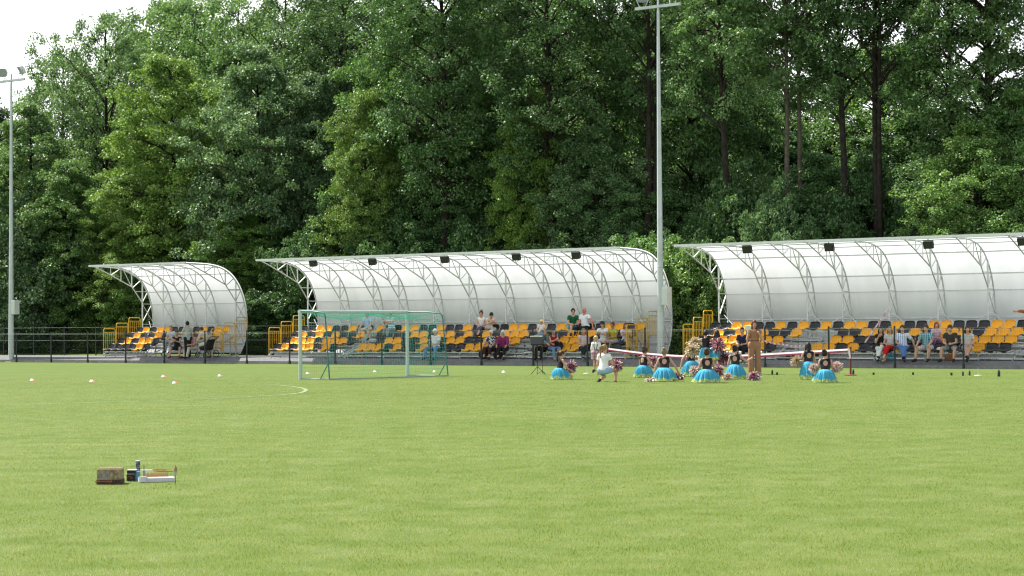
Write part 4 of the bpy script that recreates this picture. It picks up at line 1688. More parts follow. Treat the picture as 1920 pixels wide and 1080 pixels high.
    if hair:
        kind, hcq = hair
        f = Field(hc - 0.45 * h, hc + 0.3, 0.012)
        if kind != 'bald':
            f.ell(hc + hd * 0.022 * h - lk * 0.012 * h, 0.090 * h * hs, 0.110 * h * hs, 0.114 * h * hs, hx, lk, hd, 0.02)
        else:
            f.ell(hc - hd * 0.02 * h - lk * 0.020 * h, 0.083 * h * hs, 0.092 * h * hs, 0.060 * h * hs, hx, lk, hd, 0.02)
        if kind in ('long', 'bob'):
            lnn = 0.30 if kind == 'long' else 0.14
            b0 = hc - lk * 0.055 * h
            f.cone(b0, b0 - hd * 0.10 * h - S * (lnn - 0.1) * h - lk * 0.015, 0.075 * h, 0.055 * h if kind == 'long' else 0.07 * h, 0.03, lk, 0.6)
            for sg in (1, -1):
                f.cone(hc + hx * sg * 0.070 * h, hc + hx * sg * 0.092 * h - hd * (lnn * 0.85) * h + lk * 0.01, 0.040 * h, 0.030 * h, 0.02)
        if kind == 'pony':
            b0 = hc + hd * 0.05 * h - lk * 0.10 * h
            f.cone(b0, b0 - lk * 0.07 * h - hd * 0.03 * h, 0.036 * h, 0.044 * h, 0.02)
            f.cone(b0 - lk * 0.07 * h - hd * 0.03 * h, b0 - lk * 0.085 * h - np.array([0, 0, 0.36 * h]), 0.046 * h, 0.018 * h, 0.02)
        if kind == 'bun':
            f.ell(hc + hd * 0.095 * h - lk * 0.105 * h, 0.056 * h, 0.056 * h, 0.052 * h, hx, lk, hd, 0.015)
        f.ell(hc + lk * 0.088 * h * hs - hd * 0.050 * h, 0.078 * h * hs, 0.088 * h * hs, 0.105 * h * hs, hx, lk, hd, sub=True)
        if kind in ('short', 'bun', 'pony', 'bald'):
            f.ell(hc + lk * 0.055 * h - hd * 0.13 * h, 0.12 * h, 0.105 * h, 0.10 * h, hx, lk, hd, sub=True)
        if kind == 'bald':
            f.ell(hc + hd * 0.10 * h, 0.1 * h, 0.12 * h, 0.075 * h, hx, lk, hd, sub=True)
        V, Q = f.mesh()
        if len(V):
            link('hair', mesh_np('hair', V, Q, [hairm(hcq)], True), t)
    if hat:
        kind, hm = hat
        f = Field(hc - 0.3, hc + 0.35, 0.012)
        f.ell(hc + hd * 0.035 * h, 0.094 * h * hs, 0.112 * h * hs, 0.100 * h * hs, hx, lk, hd, 0.01)
        f.cut(hc + hd * 0.03 * h, -hd)
        if kind == 'cap':
            a = hc + hd * 0.045 * h + lk * 0.09 * h
            f.cone(a, a + lk * 0.075 * h - hd * 0.012, 0.070 * h, 0.05 * h, 0.01, hd, 0.14)
        else:
            a = hc + hd * 0.04 * h
            f.cone(a - lk * 0.03, a + lk * 0.03, 0.145 * h, 0.145 * h, 0.015, hd, 0.10)
        V, Q = f.mesh()
        link('hat', mesh_np('hat', V, Q, [hm], True), t)
    J = dict(P=P, neck=neck, hc=hc, S=S, F=Fw, R=Rt, handR=arms[0][3], handL=arms[1][3], wrR=arms[0][2], h=h)
    t['_'] = 0
    del t['_']
    return t, J


def face_to(p, px, py):
    return math.atan2(-(px - p[0]), (py - p[1]))


def wpt(t, q):
    """local point of a person to world"""
    c, s = math.cos(t.rotation_euler.z), math.sin(t.rotation_euler.z)
    return np.array([t.location.x + c * q[0] - s * q[1], t.location.y + s * q[0] + c * q[1], t.location.z + q[2]])


FACE_PITCH = math.pi - TH      # sitting on the stand, looking at the pitch
DEN = cloth('denim', (0.12, 0.22, 0.40))
DEN_D = cloth('dark_denim', (0.02, 0.035, 0.075))
WHT = cloth('white', (0.74, 0.74, 0.74))
BLK = cloth('black', (0.014, 0.014, 0.016))
CRM = cloth('cream', (0.55, 0.50, 0.42))
BRN_H = (0.055, 0.028, 0.014)
DRK_H = (0.016, 0.011, 0.008)
GRY_H = (0.42, 0.40, 0.37)
BLD_H = (0.25, 0.15, 0.06)
RED_H = (0.16, 0.05, 0.022)


def seated(label, px, row, H=1.7, turn=0.0, lean=0.12, arms='lap', legs='down', **kw):
    D = ROWD[row] - 0.12
    s = s_at(px, D)
    fl = FLOOR[row]
    h = H / 1.7
    seat = PAN[row]
    loc = W(s, D, fl)
    pel = seat - fl + 0.10 * h
    th = (0.09, 1, -0.03); thl = (-0.09, 1, -0.03)
    # shins long enough to reach the floor
    drop = pel - 0.09 * h
    a = 0.42 * h
    zz = min(drop / a, 0.98)
    fy = math.sqrt(max(0, 1 - zz * zz))
    sh = (0.0, fy * 0.6 - 0.05, -zz); shl = sh
    if legs == 'cross':
        th = (-0.18, 1, 0.16); sh = (-0.35, 0.35, -0.9)
    elif legs == 'crossL':
        thl = (0.18, 1, 0.16); shl = (0.35, 0.35, -0.9)
    elif legs == 'wide':
        th = (0.32, 1, 0.0); thl = (-0.32, 1, 0.0)
    elif legs == 'up':
        th = (0.05, 0.9, 0.35); sh = (0.1, 0.25, -0.9)
    A = {}
    if arms == 'lap':
        A = dict(uaR=(0.16, 0.28, -1), faR=(-0.45, 0.85, -0.15), uaL=(-0.16, 0.28, -1), faL=(0.45, 0.85, -0.15))
    elif arms == 'knees':
        A = dict(uaR=(0.22, 0.5, -0.9), faR=(-0.1, 0.9, -0.5), uaL=(-0.22, 0.5, -0.9), faL=(0.1, 0.9, -0.5))
    elif arms == 'elbows':
        A = dict(uaR=(0.1, 0.75, -0.7), faR=(-0.55, 0.6, 0.25), uaL=(-0.1, 0.75, -0.7), faL=(0.55, 0.6, 0.25))
    elif arms == 'chin':
        A = dict(uaR=(0.1, 0.5, -0.8), faR=(-0.4, 0.35, 0.85), uaL=(-0.1, 0.3, -1), faL=(0.6, 0.8, -0.1))
    elif arms == 'prop':
        A = dict(uaR=(0.16, 0.28, -1), faR=(-0.45, 0.85, -0.15), uaL=(-0.75, 0.05, -0.8), faL=(-0.25, 0.1, -1))
    A.update({k: kw.pop(k) for k in list(kw) if k in ('uaR', 'faR', 'uaL', 'faL')})
    return person(label, loc, FACE_PITCH + turn, H, pel, (0, lean, 1), thR=th, shR=sh, thL=thl, shL=shl, **A, **kw)


GS = 'spectators in the stands'
# ---- smallest stand
seated('person in a dark vest and red shoes sitting low in the smallest stand', 333, 1, 1.78, 0.5, 0.3, 'elbows', 'wide', top=dict(m=BLK, sleeve=0.1), bottom=dict(m=DEN_D, len=0.85), shoes=cloth('red_shoe', (0.42, 0.015, 0.03)), group=GS)
seated('person in pale grey sitting behind the one with red shoes', 322, 2, 1.7, 0.3, 0.1, 'lap', top=dict(m=cloth('pale_grey', (0.45, 0.47, 0.5))), bottom=dict(m=cloth('grey', (0.3, 0.31, 0.33))), hair=('short', BLD_H), group=GS)
seated('person in a dull pink shirt sitting beside the pushchair', 365, 1, 1.7, -0.2, 0.2, 'lap', top=dict(m=cloth('dull_pink', (0.50, 0.30, 0.30))), bottom=dict(m=CRM), hair=('short', BRN_H), group=GS)
p = on_d(352, 674, 64.30)
person('person in a grey shirt and black trousers standing by the smallest stand', (p[0], p[1], 0.27), 0.5, 1.70, twist=0.0, look=(0.5, 1, -0.1), uaR=(0.25, -0.1, -1), faR=(0.1, 0.4, -1), uaL=(-0.2, 0.5, -0.8), faL=(-0.1, 0.9, 0.1),
       top=dict(m=cloth('grey_green', (0.36, 0.40, 0.38)), sleeve=0.6), bottom=dict(m=BLK), hair=('short', DRK_H), group=None)
p = on_d(391, 674, 64.5)
person('person in a cream top bending over the pushchair', (p[0], p[1], 0.27), 1.0, 1.62, pelvis=0.84, spine=(0, 0.75, 0.8), head=(0, 0.6, 0.8), uaR=(0.1, 0.5, -1), faR=(0, 0.7, -0.8), uaL=(-0.1, 0.5, -1), faL=(0, 0.7, -0.8),
       thR=(0.05, 0.25, -1), shR=(0, -0.2, -1), thL=(-0.05, 0.2, -1), shL=(0, -0.15, -1), top=dict(m=CRM, sleeve=1.7), bottom=dict(m=cloth('beige', (0.42, 0.36, 0.26))), hair=('short', BRN_H))
# ---- long stand
LB = cloth('light_blue', (0.30, 0.47, 0.66))
seated('person in a plain light blue shirt behind the goal net, top row', 690, 4, 1.75, 0.2, 0.1, 'knees', 'wide', top=dict(m=LB), bottom=dict(m=CRM, len=0.9), hair=('short', BRN_H), group=GS)
seated('person in a striped pale blue shirt behind the goal net', 734, 4, 1.75, 0.0, 0.15, 'elbows', top=dict(m=pattern_mat('blue_stripes', 'band', (0.60, 0.66, 0.72), (0.22, 0.36, 0.52), sx=9)), bottom=dict(m=cloth('grey_trousers', (0.25, 0.25, 0.27))), hair=('short', DRK_H), group=GS)
seated('person in a white cap and jeans behind the goal net', 816, 1, 1.75, 0.15, 0.0, 'lap', 'wide', top=dict(m=WHT, sleeve=0.6), bottom=dict(m=DEN), hair=('short', GRY_H), hat=('cap', WHT), stout=1.15, group=GS)
seated('person in a sleeveless white top in the top row, the left one of a pair', 903, 4, 1.68, 0.5, 0.2, 'lap', 'crossL', top=dict(m=WHT, sleeve=0.0), bottom=dict(m=cloth('mauve_dark', (0.10, 0.08, 0.13)), len=1.4), hair=('bun', BRN_H), group=GS)
seated('person in a pale top bowing over a phone in the top row', 917, 4, 1.7, 0.9, 0.55, 'elbows', 'cross', head=(0, 0.7, 0.8), top=dict(m=cloth('pale_pink', (0.62, 0.52, 0.48)), sleeve=0.25), bottom=dict(m=cloth('stone', (0.42, 0.40, 0.36))), hair=('short', DRK_H), group=GS)
DOT = pattern_mat('navy_white_dots', 'dots', (0.016, 0.018, 0.035), (0.62, 0.62, 0.65), sx=17)
seated('elderly person with white hair in a navy and white patterned blouse', 922, 1, 1.62, 0.1, 0.12, 'knees', top=dict(m=DOT, sleeve=0.7), bottom=dict(m=cloth('plum_dark', (0.05, 0.016, 0.022)), len=1.6), hair=('short', (0.62, 0.58, 0.50)), stout=1.25, group=GS)
seated('elderly person with white hair in a magenta cardigan', 944, 1, 1.62, 0.35, 0.15, 'knees', top=dict(m=cloth('magenta', (0.22, 0.022, 0.11)), sleeve=1.7), bottom=dict(m=BLK, len=1.7), hair=('bob', (0.62, 0.60, 0.55)), stout=1.25, group=GS)
p = W(s_at(1019, 65.9), 65.72, FLOOR[3])
person('child in a yellow hat and white shirt standing among the seats', tuple(p), FACE_PITCH + 0.9, 1.12, hs=1.22, look=(0, 1, 0), top=dict(m=WHT), bottom=dict(m=cloth('pale_trousers', (0.55, 0.52, 0.48))), hair=('short', BLD_H), hat=('hat', cloth('straw', (0.72, 0.55, 0.25))), group=GS)
p = on_d(1003, 678, 64.35)
person('person in a denim jacket bending towards the seats behind the music stand', (p[0], p[1], 0.27), 1.0 - math.pi, 1.68, pelvis=0.86, spine=(0, 0.95, 0.35), head=(0, 0.9, 0.4), uaR=(0.1, 0.4, -1), faR=(0, 0.8, -0.5), uaL=(-0.1, 0.4, -1), faL=(0, 0.8, -0.5),
       thR=(0.05, 0.1, -1), shR=(0, -0.1, -1), thL=(-0.05, 0.05, -1), shL=(0, -0.05, -1), top=dict(m=cloth('denim_jacket', (0.16, 0.25, 0.33)), sleeve=1.8), bottom=dict(m=cloth('denim_skirt', (0.18, 0.28, 0.40)), len=0.95), hair=('short', BRN_H))
seated('person in a dark red flowered blouse behind the music stand', 1017, 1, 1.6, 0.2, 0.05, 'lap', top=dict(m=pattern_mat('red_flowers', 'dots', (0.12, 0.02, 0.03), (0.5, 0.36, 0.36), sx=22)), bottom=dict(m=BLK), hair=('bob', BRN_H), group=GS)
seated('person in a red sleeveless top and blue jeans sitting sideways', 1036, 1, 1.68, 0.95, 0.12, 'elbows', top=dict(m=cloth('crimson', (0.26, 0.018, 0.03)), sleeve=0.0), bottom=dict(m=cloth('mid_denim', (0.13, 0.24, 0.42))), hair=('bun', DRK_H), shoes=cloth('tan_shoe', (0.4, 0.25, 0.15)), group=GS)
seated('person in a green T-shirt and blue shorts in the top row', 1074, 4, 1.76, 0.7, 0.15, 'lap', 'up', top=dict(m=cloth('green', (0.012, 0.10, 0.045))), bottom=dict(m=cloth('bright_blue', (0.03, 0.30, 0.44)), len=0.8), hair=('short', DRK_H), group=GS)
seated('bald person in a white polo shirt and black trousers in the top row', 1097, 4, 1.82, -0.1, 0.05, 'prop', top=dict(m=pattern_mat('white_fine_stripes', 'stripe', (0.74, 0.75, 0.78), (0.60, 0.63, 0.68), sx=24)), bottom=dict(m=BLK), hair=('bald', (0.3, 0.27, 0.24)), skin='red', stout=1.18, group=GS)
seated('person in a pale top and dark trousers sitting with crossed legs behind a fence post', 1094, 1, 1.7, 0.75, 0.0, 'lap', 'crossL', top=dict(m=cloth('rosy_white', (0.62, 0.50, 0.50)), sleeve=0.3), bottom=dict(m=cloth('near_black', (0.018, 0.022, 0.03))), hair=('bob', BLD_H), shoes=cloth('grey_shoe', (0.2, 0.2, 0.2)), group=GS)
seated('person in a white T-shirt and dark cap sitting behind the girl in tartan', 1133, 2, 1.78, 0.1, 0.3, 'elbows', 'wide', top=dict(m=WHT), bottom=dict(m=cloth('white_shorts', (0.66, 0.67, 0.7)), len=0.95), hair=('short', DRK_H), hat=('cap', cloth('cap_dark', (0.03, 0.04, 0.04))), stout=1.1, group=GS)
seated('person in a yellow top sitting behind a fence post near the yellow rails', 1151, 2, 1.68, -0.1, 0.15, 'lap', top=dict(m=cloth('mustard', (0.42, 0.36, 0.03))), bottom=dict(m=cloth('light_grey', (0.5, 0.5, 0.52)), len=0.95), hair=('short', RED_H), skin='tan', group=GS)
seated('red haired person in a pale top and blue shorts beside the yellow rails', 1173, 2, 1.66, 0.6, 0.3, 'elbows', 'cross', top=dict(m=cloth('pale_mauve', (0.58, 0.55, 0.58))), bottom=dict(m=cloth('navy_shorts', (0.05, 0.07, 0.14)), len=0.7), hair=('bob', RED_H), group=GS)
# ---- right stand
seated('person in dark blue sitting behind the woman in brown', 1393, 1, 1.7, 0.2, 0.2, 'lap', top=dict(m=cloth('navy', (0.016, 0.022, 0.06)), sleeve=0.6), bottom=dict(m=BLK), hair=('short', DRK_H), group=GS)
seated('person in a black top and white trousers holding a hand to the face', 1651, 1, 1.68, 0.45, 0.1, 'chin', 'crossL', top=dict(m=BLK, sleeve=0.4), bottom=dict(m=cloth('white_jeans', (0.66, 0.68, 0.66))), hair=('long', BRN_H), group=GS)
seated('person in bright red trousers and a pale top with crossed legs', 1669, 1, 1.68, 0.2, 0.08, 'lap', 'crossL', top=dict(m=pattern_mat('pale_stripes', 'stripe', (0.62, 0.60, 0.60), (0.5, 0.5, 0.54), sx=16), sleeve=0.4), bottom=dict(m=cloth('bright_red', (0.52, 0.012, 0.018)), len=1.75), hair=('bob', BLD_H), shoes=cloth('beige_shoe', (0.5, 0.36, 0.26)), group=GS)
seated('person in a white and blue striped shirt and jeans propped on one arm', 1692, 1, 1.78, 0.25, 0.0, 'prop', 'cross', top=dict(m=pattern_mat('blue_white_stripes', 'stripe', (0.72, 0.74, 0.78), (0.36, 0.46, 0.66), sx=13), sleeve=0.7), bottom=dict(m=cloth('bright_denim', (0.09, 0.20, 0.46))), hair=('short', BRN_H), stout=1.1, group=GS)
seated('bearded person in a teal checked shirt and pale shorts', 1738, 1, 1.82, 0.0, 0.15, 'knees', 'wide', top=dict(m=pattern_mat('teal_check', 'check', (0.06, 0.28, 0.36), (0.42, 0.58, 0.62), (0.04, 0.18, 0.26), sx=15), sleeve=0.7), bottom=dict(m=cloth('pale_pinkish', (0.62, 0.52, 0.48)), len=0.95), hair=('short', BRN_H), stout=1.15, group=GS)
seated('child in a pink and white checked shirt behind the bearded person', 1755, 2, 1.45, 0.5, 0.2, 'lap', top=dict(m=pattern_mat('pink_check', 'check', (0.66, 0.42, 0.48), (0.70, 0.62, 0.66), (0.4, 0.16, 0.3), sx=18)), bottom=dict(m=cloth('purple', (0.26, 0.09, 0.24))), hair=('bob', RED_H), hs=1.1, group=GS)
seated('person in a dark brown T-shirt and grey blue shorts looking down', 1783, 1, 1.80, 0.1, 0.15, 'lap', 'wide', head=(0, 0.4, 1), top=dict(m=cloth('dark_brown', (0.045, 0.045, 0.04))), bottom=dict(m=cloth('slate_shorts', (0.22, 0.32, 0.36)), len=0.75), hair=('short', BRN_H), stout=1.15, group=GS)
seated('person in a pale grey T-shirt and light shorts turned sideways behind a fence post', 1813, 1, 1.7, 0.55, 0.1, 'lap', 'crossL', top=dict(m=cloth('grey_white', (0.50, 0.52, 0.50))), bottom=dict(m=cloth('light_denim', (0.42, 0.50, 0.52)), len=0.8), hair=('bob', DRK_H), group=GS)
seated('person in a rust jumper and blue jeans in the top row at the right edge', 1937, 4, 1.75, 0.4, -0.05, 'lap', 'up', uaR=(0.9, 0.5, 0.1), faR=(0.8, 0.6, 0.0), top=dict(m=cloth('rust', (0.36, 0.12, 0.05)), sleeve=1.6), bottom=dict(m=cloth('washed_denim', (0.2, 0.3, 0.46))), hair=('short', BRN_H), group=GS)

# ---- on the grass
TUTU = mat('turquoise_tulle', (0.15, 0.60, 0.80), 0.8, 0, 0.12, 20, spec=0.1, trans=0.5)
TUTU_T = mat('lime_trim', (0.72, 0.80, 0.36), 0.8, 0, 0.1, 20, spec=0.1, trans=0.4)
LEO = mat('black_leotard', (0.010, 0.007, 0.009), 0.42, 0, 0.1, 8, spec=0.28)


def tutu(t, c, r0, r1, z0, z1, seed, ex=(0, 0), spread=1.0):
    """frilled skirt of two tulle layers; c centre of the waist, hem pushed by ex"""
    rng = np.random.default_rng(seed)
    for lay in range(2):
        n = 180
        rows = []
        K = 12
        ph = rng.uniform(0, 6.28, 4)
        for k in range(K + 1):
            u = k / K
            row = []
            for j in range(n + 1):
                a = 2 * math.pi * j / n
                rad = r0 + (r1 * 0.74 - r0) * (u ** 0.42) * (1 - 0.06 * lay)
                fr = (0.06 + 0.05 * math.sin(3 * a + ph[0])) * math.sin(13 * a + ph[1] + 0.6 * lay) + 0.06 * math.sin(26 * a + ph[2] + 2 * math.sin(2 * a)) + 0.04 * math.sin(43 * a + ph[0]) + 0.09 * math.sin(2 * a + ph[3]) + 0.05 * math.sin(5 * a + ph[2])
                rad *= 1 + fr * (u ** 0.6)
                z = z0 + (z1 - z0) * u + 0.03 * u * math.sin(7 * a + ph[0]) + lay * 0.012
                row.append((c[0] + ex[0] * u + rad * math.cos(a), c[1] + ex[1] * u + rad * math.sin(a) * spread, z))
            rows.append(row)
        b = MB()
        b.sheet(rows[:K - 1])
        me = b.mesh('skirt', TUTU)
        me.polygons.foreach_set('use_smooth', np.ones(len(me.polygons), dtype=bool))
        o = link('skirt', me, t)
        b = MB()
        b.sheet(rows[K - 2:])
        b.build('skirt_trim', TUTU_T, o)


def pompom(label, c, r, pal, seed, tilt=1.0):
    rng = np.random.default_rng(seed)
    r *= 0.9
    n = 520
    d = rng.normal(size=(n, 3)); d /= np.linalg.norm(d, axis=1)[:, None]
    d[:, 2] *= tilt
    V = np.empty((n, 6, 3)); 
    L = r * rng.uniform(0.55, 1.25, n)
    s = np.cross(d, rng.normal(size=(n, 3))); s /= np.linalg.norm(s, axis=1)[:, None]
    w = 0.0075
    dn = np.array([0, 0, -1.0])
    for i, (u, ww) in enumerate(((0.05, 0.5), (0.65, 1.0), (1.0, 1.0))):
        c0 = d * (L * u)[:, None] + dn * (0.22 * r * u * u)
        V[:, 2 * i] = c0 - s * w * ww
        V[:, 2 * i + 1] = c0 + s * w * ww
    Fq = []
    for i in range(n):
        b = i * 6
        Fq += [(b, b + 1, b + 3, b + 2), (b + 2, b + 3, b + 5, b + 4)]
    V = V.reshape(-1, 3)
    V[:, 2] = np.maximum(V[:, 2], -c[2] + 0.004)
    me = mesh_np('pompom', V, Fq, [mat('pompom_strip', (1, 1, 1), 0.35, 0, 0.02, 5, spec=0.5, attr='Col', trans=0.15)])
    pal = np.array(pal)
    color_attr(me, np.repeat(pal[rng.integers(0, len(pal), n)], 2, 0))
    return tag(link('pompom', me, None, c), label, 'pompom', 'cheerleading pompoms')


RW = [(0.72, 0.70, 0.70), (0.75, 0.72, 0.74), (0.36, 0.02, 0.06), (0.42, 0.03, 0.09), (0.24, 0.012, 0.04), (0.5, 0.28, 0.34), (0.07, 0.01, 0.03)]
GD = [(0.62, 0.48, 0.22), (0.45, 0.30, 0.10), (0.70, 0.62, 0.48), (0.30, 0.18, 0.07), (0.66, 0.60, 0.55)]
WG = [(0.74, 0.70, 0.62), (0.62, 0.50, 0.30), (0.70, 0.66, 0.60), (0.5, 0.16, 0.16)]


def kneeling(label, px, py, yaw, seed, H=1.42, hair='bun', lean=0.05, head=None, look=None, up=0.0, key=True, arms=None, ex=(0, 0.05), r1=0.40, hc=BRN_H):
    vr = random.Random(seed)
    head = head or (vr.uniform(-0.2, 0.2), vr.uniform(-0.05, 0.3), 1)
    look = look or (vr.uniform(-0.5, 0.5), 1, 0)
    lean += vr.uniform(-0.04, 0.14)
    g = ground(px, py)
    h = H / 1.7
    pel = 0.27 * h + up
    A = arms or dict(uaR=(0.3, 0.35, -1), faR=(0.15, 0.8, -0.5), uaL=(-0.3, 0.35, -1), faL=(-0.15, 0.8, -0.5))
    t, J = person(label, (g[0], g[1], 0.0), yaw, H, pel, (0, lean, 1), head=head, look=look, thR=(0.3, 1, -0.30 - up * 2.2), shR=(-0.15, -1, -0.02), thL=(-0.3, 1, -0.30 - up * 2.2), shL=(0.15, -1, -0.02),
                  top=dict(m=LEO, sleeve=0.0, name='leotard', hem=-0.02), keyhole=key, bottom=dict(m=LEO, len=0.12, name='briefs'), hair=(hair, hc), shoes=cloth('pale_shoe', (0.5, 0.48, 0.46)), group='cheerleaders on the grass', hs=1.08, foot=(0, -1, -0.1), **A)
    tutu(t, (0, 0), 0.118 * h, r1, pel + 0.16 * h, 0.035, seed, ex)
    return t, J


AWAY = 0.0
t1, J1 = kneeling('girl in a turquoise tutu kneeling alone beside the music stand, turned to the right', 1049, 712, -1.15, 1, 1.34, 'pony', look=(0.2, 1, 0), key=False, ex=(0, 0.08), r1=0.37)
pompom('red and white pompom in the hands of the girl beside the music stand', tuple(wpt(t1, np.array([0.02, 0.36, 0.42]))), 0.21, RW, 1)
t2, J2 = kneeling('girl in a turquoise tutu kneeling in profile at the left of the main group', 1207, 708, -0.75, 2, 1.45, 'bun', look=(0.4, 1, 0), ex=(-0.03, 0.05), r1=0.38)
pompom('red and white pompom held by the kneeling girl seen in profile', tuple(wpt(t2, np.array([0.10, 0.34, 0.50]))), 0.22, RW, 2)
t3, J3 = kneeling('blonde girl in a turquoise tutu leaning on one hand, wide opening on the back', 1246, 715, -0.15, 3, 1.48, 'bun', lean=0.1, r1=0.46, hc=(0.20, 0.15, 0.09), arms=dict(uaR=(0.75, 0.1, -1), faR=(0.55, 0.2, -1), uaL=(-0.5, 0.2, -1), faL=(-0.2, 0.2, -1)))
pompom('dark red pompom lying on the grass right of the blonde girl', tuple(ground(1271, 713) + np.array([0, 0, 0.13])), 0.20, RW, 3, 0.75)
pompom('pale pompom lying on the grass left of the blonde girl', tuple(ground(1219, 716) + np.array([0, 0, 0.07])), 0.17, WG, 4, 0.5)
t4, J4 = kneeling('girl in a turquoise tutu with gold pompoms raised over the head', 1297, 706, 0.2, 5, 1.40, 'bun', up=0.12, r1=0.40, arms=dict(uaR=(0.3, 0.3, 0.9), faR=(-0.1, 0.1, 1), uaL=(-0.7, 0.2, -1), faL=(-0.2, 0.1, -1)))
pompom('gold pompom raised in front of the kneeling girl', tuple(wpt(t4, np.array([-0.02, -0.16, 0.86]))), 0.25, GD, 5)
pompom('smaller gold pompom beside the raised one, the upper of the two', tuple(wpt(t4, np.array([0.14, 0.05, 1.08]))), 0.21, GD, 6)
t5, J5 = kneeling('girl in a turquoise tutu kneeling in the middle with a round opening on the back', 1326, 718, 0.05, 7, 1.46, 'bun', r1=0.45)
pompom('red and white pompom at the right hip of the girl in the middle', tuple(wpt(t5, np.array([0.33, 0.22, 0.36]))), 0.19, RW, 7)
pompom('pale gold pompom at the left hip of the girl in the middle', tuple(wpt(t5, np.array([-0.33, 0.2, 0.36]))), 0.15, WG, 8)
t6, J6 = kneeling('dark haired girl in a turquoise tutu kneeling left of the woman in brown', 1379, 711, -0.35, 9, 1.46, 'bun', look=(0.3, 1, 0.2), up=0.05, r1=0.42, hc=DRK_H, arms=dict(uaR=(0.5, 0.3, -0.5), faR=(0.4, 0.8, 0.35), uaL=(-0.35, 0.2, -1), faL=(-0.1, 0.3, -1)))
pompom('pale gold pompom on the grass behind the dark haired girl', tuple(ground(1364, 713) + np.array([0, 0, 0.13])), 0.16, WG, 9, 0.8)
pompom('pink and red pompom lying at the feet of the woman in brown', tuple(ground(1414, 713.5) + np.array([0, 0, 0.15])), 0.22, RW, 10, 0.75)
t7, J7 = kneeling('girl in a turquoise tutu crouching at the right, the left one of two', 1517, 712, 0.1, 11, 1.46, 'bob', head=(0, 0.35, 1), up=0.14, r1=0.36, hc=DRK_H)
pompom('gold pompom held in the left hand of the crouching girl at the right', tuple(wpt(t7, np.array([-0.33, 0.12, 0.55]))), 0.19, GD, 11)
t8, J8 = kneeling('girl in a turquoise tutu kneeling at the far right of the group', 1548, 718, -0.1, 13, 1.40, 'bun', r1=0.40, hc=DRK_H)
pompom('pale pompom at the right hand of the girl at the far right', tuple(wpt(t8, np.array([0.32, 0.15, 0.45]))), 0.17, WG, 12)
pompom('pale pompom between the two girls at the right', tuple(wpt(t8, np.array([-0.30, 0.15, 0.42]))), 0.14, WG, 13)


def standing_girl(label, px, py, yaw, seed, H=1.38, arms=None, hair='short', head=(0, 0.2, 1)):
    g = ground(px, py)
    h = H / 1.7
    t, J = person(label, (g[0], g[1], 0), yaw, H, None, (0, 0.06, 1), head=head, top=dict(m=LEO, sleeve=0.0, name='leotard', hem=-0.02), bottom=dict(m=LEO, len=0.12, name='briefs'), hair=(hair, DRK_H),
                  shoes=cloth('pale_shoe', (0.5, 0.48, 0.46)), hs=1.08, group='cheerleaders on the grass', **arms)
    tutu(t, (0, 0), 0.118 * h, 0.30, 1.06 * h, 0.60 * h, seed, (0, 0))
    return t, J


t9, J9 = standing_girl('standing girl in a turquoise tutu with one arm stretched to the left', 1324, 703, 0.15, 15, 1.40, dict(uaL=(-1, 0.15, -0.15), faL=(-1, 0.2, -0.35), uaR=(0.4, 0.5, -0.4), faR=(0.9, 0.2, 0.1)))
t10, J10 = standing_girl('standing girl in a turquoise tutu hugged by another, holding pompoms', 1345, 703, -0.1, 17, 1.40, dict(uaL=(-0.7, 0.4, -0.2), faL=(-0.8, 0.3, 0.1), uaR=(0.3, 0.5, -0.8), faR=(0.2, 0.9, 0.1)), 'bob')
pompom('large red and white pompom on the back of the standing girls', tuple(wpt(t10, np.array([0.04, -0.24, 0.98]))), 0.27, RW, 14)
pompom('dark red pompom hanging right of the standing girls', tuple(wpt(t10, np.array([0.20, -0.12, 0.56]))), 0.25, [(0.24, 0.012, 0.04), (0.36, 0.02, 0.06), (0.5, 0.4, 0.44), (0.1, 0.01, 0.03)], 15)

# woman in the brown jumpsuit
g = ground(1415, 702)
BR_J = cloth('terracotta', (0.34, 0.18, 0.108))
tw, Jw = person('woman in a terracotta wide legged jumpsuit speaking into a microphone', (g[0], g[1], 0), math.pi + 0.1, 1.72, look=(0.1, 1, -0.05),
                thR=(0.06, 0, -1), thL=(-0.06, 0.03, -1), uaL=(-0.22, 0.25, -1), faL=(0.5, 0.6, 0.75), uaR=(0.3, 0.2, -1), faR=(-0.1, 0.5, 0.85),
                top=dict(m=BR_J, sleeve=0.35, name='jumpsuit_top', vneck=0.05), bottom=dict(m=BR_J, len=1.97, flare=0.035, loose=0.02, name='jumpsuit_legs'), hair=('long', (0.085, 0.028, 0.015)), shoes=cloth('tan_shoe', (0.4, 0.25, 0.15)))
bl = MB()
q = [Jw['P'] + Jw['S'] * 0.155 * Jw['h'] + Jw['R'] * 0.150 * math.cos(a) + Jw['F'] * 0.122 * math.sin(a) for a in [2 * math.pi * k / 24 for k in range(24)]]
bl.tube([tuple(x) for x in q], 0.013, 6, closed=True)
bl.build('belt', cloth('belt_brown', (0.16, 0.075, 0.04)), tw)
m = MB()
hw = wpt(tw, Jw['handL'])
ch = wpt(tw, Jw['hc'] + Jw['F'] * 0.13 - np.array([0, 0, 0.10]))
m.tube([tuple(hw), tuple(hw * 0.2 + ch * 0.8)], [0.014, 0.017], 8)
m.lathe(tuple(hw * 0.15 + ch * 0.85 - np.array([0, 0, 0.02])), [(0.0, -0.02), (0.022, -0.01), (0.027, 0.012), (0.02, 0.034), (0.0, 0.042)], 10, cap=False)
tag(m.build('microphone', BLACK), 'black hand microphone in front of the mouth of the woman in brown', 'microphone')
m = MB()
hl = wpt(tw, Jw['handR'])
m.box((hl[0] - 0.05, hl[1] - 0.02, hl[2] + 0.09), (0.20, 0.012, 0.16), 0.3, 0, 0.35)
